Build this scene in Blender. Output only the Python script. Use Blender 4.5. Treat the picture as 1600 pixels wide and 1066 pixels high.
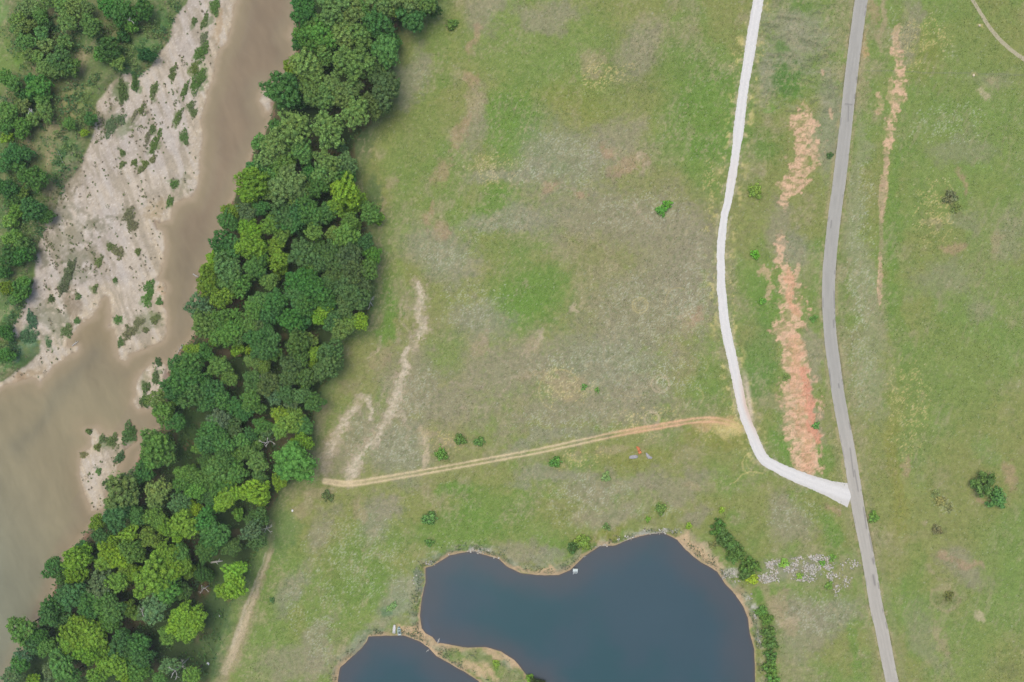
import bpy, math
import numpy as np

scene = bpy.context.scene
for _o in list(bpy.data.objects):
    bpy.data.objects.remove(_o)
C = scene.collection
rng = np.random.default_rng(7)
PI = math.pi

# ------------------------------------------------------------------ camera, world, sun, exposure
M = 0.25                       # metres on the ground for one photo pixel
CAM_H = 300.0
SURVEY_X, SURVEY_Y = 800.0, 533.0   # survey origin (photo pixels) under the drone

cam_d = bpy.data.cameras.new("Camera")
cam = bpy.data.objects.new("Camera", cam_d)
C.objects.link(cam)
cam.location = (0, 0, CAM_H)
cam.rotation_euler = (0, 0, 0)
cam_d.sensor_width = 36.0
cam_d.lens = 36.0 * CAM_H / (1600 * M)
cam_d.clip_start = 1.0
cam_d.clip_end = 12000.0
scene.camera = cam

SUN_EL = math.radians(79)
SUN_AZ = math.radians(-38)     # clockwise from north: light comes from the upper left
world = bpy.data.worlds.new("World")
scene.world = world
world.use_nodes = True
wn = world.node_tree.nodes
wl = world.node_tree.links
bg = wn["Background"]
sky = wn.new("ShaderNodeTexSky")
sky.sky_type = 'NISHITA'
sky.sun_disc = False
sky.sun_elevation = SUN_EL
sky.sun_rotation = SUN_AZ
sky.air_density = 1.0
sky.dust_density = 3.0
sky.ozone_density = 1.0
wl.new(sky.outputs[0], bg.inputs[0])
bg.inputs[1].default_value = 0.13

sun_d = bpy.data.lights.new("Sun", 'SUN')
sun_d.energy = 1.25
sun_d.angle = math.radians(50)
sun_d.color = (1.0, 0.93, 0.83)
sun = bpy.data.objects.new("Sun", sun_d)
C.objects.link(sun)
sun.rotation_euler = (PI / 2 - SUN_EL, 0, -SUN_AZ + PI)   # tilted so that light arrives from azimuth SUN_AZ
sun.location = (0, 0, 400)

vs = scene.view_settings
vs.view_transform = 'Standard'
vs.look = 'None'
vs.gamma = 1.0
vs.use_curve_mapping = False
vs.exposure = 0.78

# ------------------------------------------------------------------ helpers
ALB = 0.60                                   # sunlit picture value -> base colour
WB = np.array([1.0, 1.0, 1.0])


def lin(c):
    c = np.asarray(c, dtype=np.float64) / 255.0
    return np.where(c <= 0.04045, c / 12.92, ((c + 0.055) / 1.055) ** 2.4)


def alb(c):
    return lin(c) * ALB * WB


def wx(px):
    return (np.asarray(px, float) - SURVEY_X) * M


def wy(py):
    return (SURVEY_Y - np.asarray(py, float)) * M


def smooth(a, b, x):
    t = np.clip((x - a) / (b - a), 0, 1)
    return t * t * (3 - 2 * t)


_TAB = np.random.default_rng(11).random((512, 512)).astype(np.float32)


def vnoise(x, y, seed=0):
    x = np.asarray(x, np.float64) + seed * 37.31
    y = np.asarray(y, np.float64) + seed * 91.77
    xi = np.floor(x).astype(np.int64)
    yi = np.floor(y).astype(np.int64)
    fx = x - xi
    fy = y - yi
    fx = fx * fx * (3 - 2 * fx)
    fy = fy * fy * (3 - 2 * fy)
    a = _TAB[xi & 511, yi & 511]
    b = _TAB[(xi + 1) & 511, yi & 511]
    c = _TAB[xi & 511, (yi + 1) & 511]
    d = _TAB[(xi + 1) & 511, (yi + 1) & 511]
    return (a * (1 - fx) + b * fx) * (1 - fy) + (c * (1 - fx) + d * fx) * fy


def fbm(x, y, scale, octaves=4, seed=0, gain=0.55):
    s = 0.0
    amp = 1.0
    tot = 0.0
    f = 1.0 / scale
    for o in range(octaves):
        s = s + amp * vnoise(np.asarray(x) * f, np.asarray(y) * f, seed + o * 3)
        tot += amp
        amp *= gain
        f *= 2.03
    return s / tot


def poly_sdf(px, py, pts, closed=True):
    """signed distance (negative inside) to a polygon, or distance to an open line"""
    pts = np.asarray(pts, float)
    n = len(pts)
    d = np.full(px.shape, 1e18)
    inside = np.zeros(px.shape, bool)
    for i in range(n if closed else n - 1):
        ax, ay = pts[i]
        bx, by = pts[(i + 1) % n]
        ex, ey = bx - ax, by - ay
        L = ex * ex + ey * ey + 1e-12
        t = np.clip(((px - ax) * ex + (py - ay) * ey) / L, 0, 1)
        dx = px - ax - t * ex
        dy = py - ay - t * ey
        d = np.minimum(d, dx * dx + dy * dy)
        if closed:
            cond = ((ay <= py) & (by > py)) | ((by <= py) & (ay > py))
            if ey != 0:
                xin = ax + (py - ay) / ey * ex
                inside ^= cond & (px < xin)
    d = np.sqrt(d)
    return np.where(inside, -d, d) if closed else d


def catmull(pts, step=4.0):
    p = np.asarray(pts, float)
    p = np.vstack([2 * p[0] - p[1], p, 2 * p[-1] - p[-2]])
    out = []
    for i in range(1, len(p) - 2):
        p0, p1, p2, p3 = p[i - 1:i + 3]
        n = max(2, int(np.hypot(*(p2 - p1)[:2]) / step))
        for t in np.arange(n) / n:
            out.append(0.5 * ((2 * p1) + (-p0 + p2) * t + (2 * p0 - 5 * p1 + 4 * p2 - p3) * t * t + (-p0 + 3 * p1 - 3 * p2 + p3) * t ** 3))
    out.append(p[-2])
    return np.array(out)


def make_mesh(name, verts, faces, cols=None, smooth_shade=False, attr="Col"):
    """faces: (n,3)/(n,4) array or list of such arrays"""
    verts = np.ascontiguousarray(verts, np.float32)
    if not isinstance(faces, (list, tuple)):
        faces = [faces]
    faces = [np.asarray(f, np.int32) for f in faces if len(f)]
    loops = np.concatenate([f.ravel() for f in faces])
    tot = np.concatenate([np.full(len(f), f.shape[1], np.int32) for f in faces])
    start = np.concatenate([[0], np.cumsum(tot)[:-1]]).astype(np.int32)
    me = bpy.data.meshes.new(name)
    me.vertices.add(len(verts))
    me.vertices.foreach_set("co", verts.ravel())
    me.loops.add(len(loops))
    me.loops.foreach_set("vertex_index", loops)
    me.polygons.add(len(tot))
    me.polygons.foreach_set("loop_start", start)
    me.polygons.foreach_set("loop_total", tot)
    if smooth_shade:
        me.polygons.foreach_set("use_smooth", np.ones(len(tot), bool))
    me.update(calc_edges=True)
    if cols is not None:
        a = me.attributes.new(attr, 'FLOAT_COLOR', 'POINT')
        c4 = np.ones((len(verts), 4), np.float32)
        c4[:, :3] = cols
        a.data.foreach_set("color", c4.ravel())
    me.validate()
    return me


def link(name, me, mat=None, parent=None, loc=(0, 0, 0)):
    o = bpy.data.objects.new(name, me)
    C.objects.link(o)
    if mat is not None and me is not None and not me.materials:
        me.materials.append(mat)
    o.location = loc
    if parent is not None:
        o.parent = parent
    return o


def tag(o, label=None, cat=None, group=None, kind=None):
    if label:
        o["label"] = label
    if cat:
        o["category"] = cat
    if group:
        o["group"] = group
    if kind:
        o["kind"] = kind
    return o


def empty(name, loc, rz=0.0):
    o = bpy.data.objects.new(name, None)
    C.objects.link(o)
    o.location = loc
    o.rotation_euler = (0, 0, rz)
    o.empty_display_size = 0.5
    return o


class MB:
    """collects simple solids into one mesh"""
    def __init__(self):
        self.v = []
        self.f3 = []
        self.f4 = []
        self.n = 0

    def add(self, v, f):
        v = np.asarray(v, float)
        self.v.append(v)
        f = np.asarray(f) + self.n
        (self.f3 if f.shape[1] == 3 else self.f4).append(f)
        self.n += len(v)

    def box(self, c, s, rz=0.0, taper=1.0):
        x, y, z = np.asarray(s, float) / 2
        v = np.array([[-x, -y, -z], [x, -y, -z], [x, y, -z], [-x, y, -z],
                      [-x * taper, -y * taper, z], [x * taper, -y * taper, z], [x * taper, y * taper, z], [-x * taper, y * taper, z]])
        cr, sr = math.cos(rz), math.sin(rz)
        v = np.column_stack([v[:, 0] * cr - v[:, 1] * sr, v[:, 0] * sr + v[:, 1] * cr, v[:, 2]]) + np.asarray(c, float)
        self.add(v, [[0, 3, 2, 1], [4, 5, 6, 7], [0, 1, 5, 4], [1, 2, 6, 5], [2, 3, 7, 6], [3, 0, 4, 7]])

    def tube(self, pts, radii, seg=6):
        pts = np.asarray(pts, float)
        radii = np.broadcast_to(np.asarray(radii, float), (len(pts),))
        rings = []
        for i, p in enumerate(pts):
            d = pts[min(i + 1, len(pts) - 1)] - pts[max(i - 1, 0)]
            d = d / (np.linalg.norm(d) + 1e-9)
            u = np.cross(d, [0, 0, 1.0]) if abs(d[2]) < 0.9 else np.cross(d, [1.0, 0, 0])
            u /= np.linalg.norm(u)
            w = np.cross(d, u)
            a = np.arange(seg) * 2 * PI / seg
            rings.append(p + radii[i] * (np.cos(a)[:, None] * u + np.sin(a)[:, None] * w))
        v = np.vstack(rings + [pts[:1], pts[-1:]])
        f = []
        for i in range(len(pts) - 1):
            for k in range(seg):
                f.append([i * seg + k, i * seg + (k + 1) % seg, (i + 1) * seg + (k + 1) % seg, (i + 1) * seg + k])
        n = len(pts) * seg
        caps = []
        for k in range(seg):
            caps.append([n, (k + 1) % seg, k])
            caps.append([n + 1, (len(pts) - 1) * seg + k, (len(pts) - 1) * seg + (k + 1) % seg])
        self.f3.append(np.asarray(caps) + self.n)
        self.add(v, f)

    def mesh(self, name, cols=None, smooth_shade=False):
        fs = []
        if self.f4:
            fs.append(np.vstack(self.f4))
        if self.f3:
            fs.append(np.vstack(self.f3))
        return make_mesh(name, np.vstack(self.v), fs, cols, smooth_shade)


# ------------------------------------------------------------------ materials
def new_mat(name):
    m = bpy.data.materials.new(name)
    m.use_nodes = True
    nt = m.node_tree
    b = nt.nodes["Principled BSDF"]
    b.inputs["Specular IOR Level"].default_value = 0.25
    return m, nt, b


def noise_node(nt, scale, detail=4.0, rough=0.6, coord=None):
    n = nt.nodes.new("ShaderNodeTexNoise")
    n.inputs["Scale"].default_value = scale
    n.inputs["Detail"].default_value = detail
    n.inputs["Roughness"].default_value = rough
    if coord is not None:
        nt.links.new(coord, n.inputs["Vector"])
    return n


def math_node(nt, op, a, b=None):
    n = nt.nodes.new("ShaderNodeMath")
    n.operation = op
    for i, v in enumerate((a, b)):
        if v is None:
            continue
        if isinstance(v, (int, float)):
            n.inputs[i].default_value = v
        else:
            nt.links.new(v, n.inputs[i])
    return n.outputs[0]


def scale_col(nt, col, fac):
    n = nt.nodes.new("ShaderNodeVectorMath")
    n.operation = 'SCALE'
    nt.links.new(col, n.inputs[0])
    nt.links.new(fac, n.inputs["Scale"])
    return n.outputs[0]


def attr_mat(name, rough=0.9, s1=0.7, a1=0.25, s2=3.0, a2=0.25, bump=0.25, bump_scale=2.0, spec=0.2):
    """vertex base colour broken up by two noises, with fine relief"""
    m, nt, b = new_mat(name)
    b.inputs["Specular IOR Level"].default_value = spec
    at = nt.nodes.new("ShaderNodeAttribute")
    at.attribute_name = "Col"
    tc = nt.nodes.new("ShaderNodeTexCoord")
    n1 = noise_node(nt, s1, 5.0, 0.65, tc.outputs["Object"])
    n2 = noise_node(nt, s2, 3.0, 0.6, tc.outputs["Object"])
    f = math_node(nt, 'ADD', math_node(nt, 'MULTIPLY', n1.outputs["Fac"], 2 * a1), math_node(nt, 'MULTIPLY', n2.outputs["Fac"], 2 * a2))
    f = math_node(nt, 'ADD', f, 1.0 - a1 - a2)
    nt.links.new(scale_col(nt, at.outputs["Color"], f), b.inputs["Base Color"])
    b.inputs["Roughness"].default_value = rough
    if bump:
        n3 = noise_node(nt, bump_scale, 4.0, 0.6, tc.outputs["Object"])
        bp = nt.nodes.new("ShaderNodeBump")
        bp.inputs["Strength"].default_value = bump
        bp.inputs["Distance"].default_value = 0.3
        nt.links.new(n3.outputs["Fac"], bp.inputs["Height"])
        nt.links.new(bp.outputs["Normal"], b.inputs["Normal"])
    return m


def plain_mat(name, rgb, rough=0.7, metal=0.0, nscale=6.0, amp=0.2, spec=0.3):
    m, nt, b = new_mat(name)
    b.inputs["Specular IOR Level"].default_value = spec
    tc = nt.nodes.new("ShaderNodeTexCoord")
    n1 = noise_node(nt, nscale, 5.0, 0.65, tc.outputs["Object"])
    f = math_node(nt, 'ADD', math_node(nt, 'MULTIPLY', n1.outputs["Fac"], 2 * amp), 1.0 - amp)
    rgbn = nt.nodes.new("ShaderNodeRGB")
    rgbn.outputs[0].default_value = (*rgb, 1)
    nt.links.new(scale_col(nt, rgbn.outputs[0], f), b.inputs["Base Color"])
    b.inputs["Roughness"].default_value = rough
    b.inputs["Metallic"].default_value = metal
    return m


def leaf_mat(name, use_object_color=True):
    m, nt, b = new_mat(name)
    b.inputs["Specular IOR Level"].default_value = 0.12
    b.inputs["Roughness"].default_value = 0.65
    at = nt.nodes.new("ShaderNodeAttribute")
    at.attribute_name = "Col"
    if use_object_color:
        oi = nt.nodes.new("ShaderNodeObjectInfo")
        mul = nt.nodes.new("ShaderNodeVectorMath")
        mul.operation = 'MULTIPLY'
        nt.links.new(oi.outputs["Color"], mul.inputs[0])
        nt.links.new(at.outputs["Color"], mul.inputs[1])
        col = mul.outputs[0]
    else:
        col = at.outputs["Color"]
    nt.links.new(col, b.inputs["Base Color"])
    tr = nt.nodes.new("ShaderNodeBsdfTranslucent")
    nt.links.new(col, tr.inputs["Color"])
    mx = nt.nodes.new("ShaderNodeMixShader")
    mx.inputs[0].default_value = 0.3
    nt.links.new(b.outputs[0], mx.inputs[1])
    nt.links.new(tr.outputs[0], mx.inputs[2])
    nt.links.new(mx.outputs[0], nt.nodes["Material Output"].inputs["Surface"])
    return m


MAT_GROUND = attr_mat("meadow_ground", rough=0.95, s1=0.55, a1=0.22, s2=2.2, a2=0.22, bump=0.5, bump_scale=1.6, spec=0.1)
MAT_SAND = attr_mat("river_sand", rough=0.95, s1=0.8, a1=0.07, s2=3.0, a2=0.10, bump=0.3, bump_scale=1.0, spec=0.15)
MAT_ASPHALT = attr_mat("worn_asphalt", rough=0.85, s1=0.5, a1=0.05, s2=5.0, a2=0.08, bump=0.1, bump_scale=12.0)
MAT_GRAVEL = attr_mat("white_gravel", rough=0.95, s1=0.6, a1=0.06, s2=4.0, a2=0.12, bump=0.3, bump_scale=6.0)
MAT_LEAF = leaf_mat("leaves")
MAT_LEAF_V = leaf_mat("leaves_by_vertex", False)
MAT_BARK = plain_mat("bark", (0.09, 0.07, 0.05), 0.9)
MAT_SNAG = plain_mat("bleached_wood", (0.36, 0.35, 0.31), 0.85, amp=0.15)


def water_mat(name, rough, ripple, scale, spec):
    m, nt, b = new_mat(name)
    b.inputs["Specular IOR Level"].default_value = spec
    b.inputs["IOR"].default_value = 1.33
    b.inputs["Roughness"].default_value = rough
    at = nt.nodes.new("ShaderNodeAttribute")
    at.attribute_name = "Col"
    tc = nt.nodes.new("ShaderNodeTexCoord")
    n1 = noise_node(nt, 0.06, 3.0, 0.5, tc.outputs["Object"])
    f = math_node(nt, 'ADD', math_node(nt, 'MULTIPLY', n1.outputs["Fac"], 0.10), 0.95)
    nt.links.new(scale_col(nt, at.outputs["Color"], f), b.inputs["Base Color"])
    n3 = noise_node(nt, scale, 3.0, 0.55, tc.outputs["Object"])
    bp = nt.nodes.new("ShaderNodeBump")
    bp.inputs["Strength"].default_value = ripple
    bp.inputs["Distance"].default_value = 0.1
    nt.links.new(n3.outputs["Fac"], bp.inputs["Height"])
    nt.links.new(bp.outputs["Normal"], b.inputs["Normal"])
    return m


MAT_RIVER = water_mat("silty_river_water", 0.4, 0.15, 0.8, 0.2)
MAT_POND = water_mat("pond_water", 0.25, 0.08, 1.2, 0.3)
# weed patches on the sandbar, surveyed in photo pixels
WEEDS = [  # px, py, half length, half width, angle (deg, clockwise from up), colour, label
    (334, 8, 13, 7, 5, (92, 122, 60), "broad green weed patch at the sandbar's top by the water"),
    (318, 31, 14, 4, 22, (96, 118, 64), "slim green weed streak just below the sandbar's top"),
    (302, 31, 6, 4, 10, (96, 116, 66), "small oval weed patch near the sandbar's top"),
    (316, 58, 12, 5, 18, (112, 122, 86), "grey green weed streak on the sandbar's upper shore"),
    (312, 80, 17, 9, 30, (92, 122, 60), "large green weed patch on the sandbar's upper shore"),
    (301, 105, 10, 7, 20, (104, 120, 60), "olive weed patch adjoining the large upper green one"),
    (306, 124, 22, 9, 22, (90, 120, 58), "longest green weed streak on the sandbar's upper shore"),
    (268, 113, 14, 5, 12, (100, 116, 66), "narrow weed patch in the middle of the upper sandbar"),
    (287, 139, 16, 4, 18, (92, 116, 60), "slim green weed streak right of the sandbar's middle"),
    (296, 164, 9, 6, 15, (102, 118, 72), "rounded weed patch on the shore under the long streak"),
    (300, 175, 8, 5, 20, (100, 118, 70), "lower rounded weed patch on the shore under the long streak"),
    (238, 140, 14, 5, 18, (98, 116, 66), "narrow weed patch left of the sandbar's middle"),
    (209, 127, 16, 5, -4, (90, 120, 62), "green weed finger hanging from the bushy bank"),
    (189, 141, 19, 7, -8, (96, 118, 66), "large wedge of weeds beside the bushy bank"),
    (172, 196, 17, 9, 24, (98, 118, 80), "grey green weed patch near the left bank, left half"),
    (186, 186, 9, 8, 40, (96, 116, 78), "grey green weed patch near the left bank, right half"),
    (276, 183, 16, 5, 20, (96, 116, 62), "green weed streak halfway down the upper sandbar"),
    (219, 170, 10, 4, 25, (104, 116, 68), "short weed streak at the upper sandbar's centre"),
    (208, 178, 12, 3, 25, (124, 124, 94), "thin grey brushy streak at the upper sandbar's centre"),
    (285, 212, 11, 7, -12, (92, 120, 64), "lobed green weed patch by the shore above the notch"),
    (241, 221, 22, 5, 22, (92, 116, 56), "long green weed streak in mid sandbar"),
    (229, 212, 14, 3.5, 20, (122, 122, 92), "thin grey streak left of the long green one"),
    (236, 201, 7, 4.5, 12, (98, 116, 68), "small weed patch above the long mid sandbar streak"),
    (189, 238, 5, 4, 0, (98, 116, 66), "small round weed tuft left of mid sandbar, topmost"),
    (189, 256, 6, 4, 40, (104, 118, 70), "small round weed tuft left of mid sandbar, lower"),
    (208, 253, 5, 4.5, 0, (98, 114, 62), "round weed tuft below the long streak, left"),
    (225, 255, 5.5, 5, 0, (104, 118, 62), "round weed tuft below the long streak, right"),
    (218, 264, 7, 4, 50, (108, 116, 70), "flat weed tuft below the two round ones"),
    (237, 248, 8, 4, 30, (116, 120, 78), "olive weed tuft at the long streak's foot"),
    (269, 287, 7, 6.5, 0, (90, 122, 60), "bright round weed patch above the river's notch"),
    (262, 313, 9, 5, 18, (92, 120, 60), "green weed patch just above the wet notch"),
    (199, 336, 13, 8, 20, (116, 118, 84), "brown green weed patch in the wide sandbar, upper"),
    (204, 352, 10, 8, 10, (120, 120, 86), "brown green weed patch in the wide sandbar, lower"),
    (170, 385, 6, 6, 0, (104, 116, 68), "dark knot of weeds on the wide sandbar"),
    (182, 394, 11, 8, -30, (120, 122, 84), "pale olive weed patch beside the dark knot"),
    (213, 393, 5.5, 4, 0, (104, 116, 66), "small olive weed tuft right of the pale patch"),
    (152, 409, 8, 5, 25, (106, 120, 68), "olive weed patch at the sandbar's middle left"),
    (106, 425, 22, 7, 12, (108, 120, 82), "long grey green thicket along the sandbar's left side"),
    (97, 447, 14, 7, 15, (108, 118, 84), "lower end of the grey thicket on the left"),
    (230, 449, 13, 8, 8, (86, 124, 58), "bright green weed patch by the right shore, upper half"),
    (227, 468, 12, 8, 12, (92, 128, 60), "bright green weed patch by the right shore, lower half"),
    (245, 471, 6, 5, 0, (88, 122, 60), "small green patch at the right shore's lip"),
    (177, 437, 4, 3.5, 0, (88, 112, 60), "lone green tuft on the clean sand above the lagoon"),
    (181, 499, 7, 6, 30, (90, 124, 62), "green tuft just right of the lagoon"),
    (214, 504, 10, 6, 60, (118, 122, 84), "olive weed patch near the sandbar's lower end"),
    (239, 499, 9, 6, 40, (108, 120, 72), "green brown patch at the lower right shore"),
    (225, 516, 4.5, 4, 0, (104, 112, 70), "small dark tuft at the lower end of the sandbar"),
    (200, 520, 14, 7, 50, (116, 118, 82), "slanting brown weed patch at the sandbar's lower tip"),
    (185, 535, 8, 5, 10, (94, 116, 66), "green edge patch at the sandbar's lower tip"),
    (100, 517, 10, 9, 30, (104, 124, 74), "round green patch at the lagoon's left shore"),
    (116, 501, 4.5, 4.5, 0, (92, 122, 68), "small green tuft at the lagoon's upper left shore"),
    (72, 537, 9, 4, 5, (96, 122, 78), "short green streak on the sand left of the lagoon"),
    (78, 467, 5, 5, 0, (100, 116, 70), "green tuft among the left sandbar thickets"),
    (119, 463, 5, 4.5, 0, (98, 118, 70), "green tuft above the lagoon's left arm"),
    (145, 450, 7, 3.5, 20, (104, 118, 70), "V shaped green tuft above the lagoon's tip"),
    (47, 500, 15, 8, -10, (86, 120, 84), "blue green thicket on the lower left bank, top"),
    (42, 530, 16, 14, 10, (90, 126, 84), "large blue green thicket on the lower left bank"),
    (18, 550, 16, 12, 30, (84, 118, 82), "blue green thicket reaching the river at the left edge"),
    (225, 606, 9, 7, 10, (98, 122, 68), "bush thicket on the upper gravel spit, upper"),
    (222, 628, 9, 7, -10, (90, 118, 62), "bush thicket on the upper gravel spit, lower"),
    (240, 590, 12, 5, 2, (98, 122, 74), "slim thicket on the upper gravel spit's right rim"),
    (243, 566, 7, 6, -20, (90, 118, 72), "small bush at the upper gravel spit's tip"),
    (198, 678, 17, 11, 12, (88, 122, 66), "big dark green bush on the lower gravel spit"),
    (157, 687, 7, 6, 0, (106, 126, 78), "sparse bush on the lower gravel spit, left"),
    (172, 690, 11, 8, 30, (108, 128, 74), "sparse bush on the lower gravel spit, middle"),
    (183, 716, 10, 6, 40, (84, 116, 72), "dark bush on the lower gravel spit's right rim"),
    (149, 700, 6, 5, 0, (118, 130, 70), "yellowish bush on the lower gravel spit"),
    (126, 712, 5, 6, 0, (128, 128, 84), "tan weed tuft on the lower gravel spit's left rim"),
    (151, 738, 5, 4, 0, (96, 128, 70), "small green tuft low on the gravel spit"),
    (165, 758, 9, 8, 10, (92, 118, 70), "round green bush low on the gravel spit"),
    (135, 675, 4, 5, 20, (100, 120, 66), "small bush on the lower gravel spit's top tip"),
]


# ------------------------------------------------------------------ terrain: outlines surveyed in photo pixels
R_EAST = [(520, -900), (490, -300), (474, -60), (467, 0), (462, 45), (456, 90), (440, 130), (424, 160), (420, 190), (405, 215), (392, 240), (380, 270), (366, 300),
          (352, 340), (338, 380), (322, 415), (308, 445), (303, 480), (304, 510), (298, 530), (280, 545), (268, 562), (260, 585),
          (256, 605), (248, 640), (262, 665), (236, 675), (222, 690), (214, 715), (205, 742), (188, 762), (168, 785), (154, 806), (140, 822), (118, 850), (98, 868),
          (86, 895), (80, 925), (66, 952), (48, 985), (36, 1015), (24, 1040), (6, 1066), (-40, 1130), (-300, 1500), (-700, 2100)]
R_WEST = [(-2600, 2100), (-1200, 1200), (-260, 730), (-60, 620), (0, 597), (20, 583), (38, 573), (58, 555), (62, 530),
          (40, 528), (13, 523), (28, 493), (46, 447), (58, 389), (68, 354), (84, 326), (96, 295), (122, 258), (137, 228), (144, 203), (149, 162),
          (170, 130), (187, 116), (203, 114), (207, 134), (211, 138), (216, 120), (223, 111), (235, 101), (251, 78), (266, 56), (268, 25), (289, 5), (305, -40), (360, -300), (400, -900)]
RIVER_POLY = R_EAST + R_WEST
BAR = [(400, -900), (380, -120), (367, 0), (362, 25), (354, 58), (337, 84), (332, 122), (319, 152), (311, 187), (316, 215), (311, 253), (308, 285), (299, 306), (278, 313),
       (268, 323), (262, 345), (246, 349), (240, 345), (243, 355), (253, 362), (256, 379), (253, 402), (248, 425), (244, 436), (253, 443), (257, 455), (251, 475), (256, 495),
       (257, 525), (253, 534), (240, 540), (218, 549), (199, 556), (192, 567), (182, 560), (177, 530), (175, 516), (165, 513), (167, 491), (163, 467), (158, 464), (154, 468), (150, 482),
       (144, 493), (128, 503), (113, 518), (101, 533), (99, 542), (118, 541), (116, 548), (98, 558), (86, 570), (68, 587), (56, 600), (50, 590), (30, 596), (0, 606), (-60, 640), (-300, 780), (-340, 700),
       (-60, 560), (0, 480), (30, 400), (60, 320), (110, 230), (130, 150), (200, 90), (240, 40), (280, -100), (330, -900)]
SPIT1 = [(233, 567), (218, 581), (208, 598), (208, 619), (203, 630), (212, 640), (224, 643), (238, 640), (256, 640), (270, 610), (262, 570), (250, 564)]
SPIT2 = [(127, 673), (147, 671), (157, 681), (187, 681), (198, 672), (210, 690), (192, 706), (184, 730), (176, 750), (164, 770), (160, 790), (150, 802),
         (136, 800), (129, 773), (121, 748), (121, 712), (137, 697), (136, 684)]
SPIT3 = [(410, 135), (420, 140), (424, 165), (420, 178), (412, 176), (402, 158), (404, 142)]
SPIT4 = [(452, 42), (458, 46), (464, 68), (458, 68), (450, 55)]
SPITS = [SPIT1, SPIT2, SPIT3, SPIT4]
POND = [(664, 889), (675, 886), (688, 878), (702, 869), (716, 866), (741, 863), (763, 870), (778, 874), (791, 886), (813, 897), (838, 900), (872, 900), (891, 892), (903, 881),
        (913, 870), (928, 861), (938, 855), (963, 853), (980, 846), (1000, 839), (1019, 836), (1038, 834), (1059, 844), (1072, 861), (1097, 880), (1122, 895), (1134, 914), (1150, 930), (1163, 949),
        (1170, 967), (1173, 992), (1180, 1017), (1181, 1066), (1182, 1200), (1100, 1300), (950, 1280), (880, 1160), (856, 1074), (825, 1060), (816, 1048), (803, 1033), (784, 1020), (759, 1013),
        (731, 1014), (713, 1011), (681, 1006), (675, 998), (664, 992), (658, 984), (656, 964), (659, 936), (664, 911)]
POND2 = [(575, 997), (596, 996), (619, 995), (631, 995), (656, 1005), (669, 1014), (681, 1027), (703, 1039), (725, 1052), (747, 1066), (790, 1120), (720, 1200), (600, 1180), (530, 1110), (527, 1066), (530, 1045),
         (547, 1030), (562, 1017), (572, 1005)]
WOOD = [(720, -80), (692, 0), (672, 18), (640, 40), (618, 55), (612, 95), (604, 150), (578, 196), (556, 218), (552, 290), (570, 345), (586, 390), (580, 470), (574, 505), (530, 530), (520, 580), (492, 628),
        (488, 690), (480, 740), (440, 760), (420, 800), (406, 850), (380, 900), (352, 960), (338, 1010), (326, 1066), (280, 1160), (-200, 1160), (10, 1066), (36, 1015), (66, 952), (80, 925), (98, 868),
        (140, 822), (188, 762), (214, 715), (236, 675), (262, 665), (256, 605), (268, 562), (298, 530), (303, 480), (308, 445), (338, 380), (366, 300), (392, 240), (420, 190), (440, 130), (456, 90), (467, 0), (476, -80)]
TRACK = catmull([(508, 752), (545, 756), (600, 748), (660, 738), (720, 727), (780, 716), (840, 705), (900, 692), (960, 679), (1020, 668), (1080, 658), (1115, 656), (1140, 661), (1166, 672)], 6)
WHITE_C = [(1212, -160), (1198, -70), (1185, 0), (1174.5, 62), (1160, 156), (1152, 219), (1138, 312), (1132, 335), (1126.5, 385), (1127, 430), (1128, 455), (1135, 517), (1148, 580), (1160, 638), (1176, 682), (1191, 714), (1208, 727), (1236, 741), (1272, 755), (1303, 766), (1330, 775)]
ROAD_C = [(1378, -160), (1362, -80), (1346, 0), (1333, 94), (1322.6, 187), (1311.7, 281), (1305, 330), (1298, 392), (1294.5, 455), (1297, 517), (1304.7, 580), (1312, 630), (1328, 714), (1340.6, 792), (1356, 870), (1369.5, 950), (1378, 986), (1394, 1066), (1414, 1160), (1440, 1280)]
WHITE_L = catmull(WHITE_C, 5)
ROAD_L = catmull(ROAD_C, 5)

# grid: fine in and around the surveyed area, stretching out to the horizon
STEP = 0.42
def axis(half):
    fine = np.arange(-half, half + STEP / 2, STEP)
    out = []
    s, x = STEP, half
    while x < 3200:
        s *= 1.16
        x += s
        out.append(x)
    out = np.array(out)
    return np.concatenate([-out[::-1] , fine, out])

AX, AY = axis(213.0), axis(146.0)
GX, GY = np.meshgrid(AX, AY, indexing='ij')
NX, NY = GX.shape
PX = GX / M + SURVEY_X
PY = SURVEY_Y - GY / M

# edge wobble so that shorelines are ragged at the scale of a few metres
WBX = (fbm(PX, PY, 22, 4, 1) - 0.5) * 9
WBY = (fbm(PX, PY, 22, 4, 2) - 0.5) * 9
EX, EY = PX + WBX * 0.85 + (fbm(PX, PY, 6, 3, 3) - .5) * 4, PY + WBY * 0.85 + (fbm(PX, PY, 6, 3, 5) - .5) * 4
d_riv = poly_sdf(EX, EY, RIVER_POLY)
d_bar = poly_sdf(EX, EY, BAR)
d_sp = np.minimum.reduce([poly_sdf(EX, EY, s) for s in SPITS])
d_sand = np.minimum(d_bar, d_sp)
d_rw = np.maximum(d_riv, -d_sand)            # river water (negative = wet), photo pixels
d_pond = np.minimum(poly_sdf(PX + WBX * 0.3, PY + WBY * 0.3, POND), poly_sdf(PX + WBX * 0.3, PY + WBY * 0.3, POND2))
d_wood = poly_sdf(EX, EY, WOOD)

RIVER_Z, POND_Z = -2.2, -1.2
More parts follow.
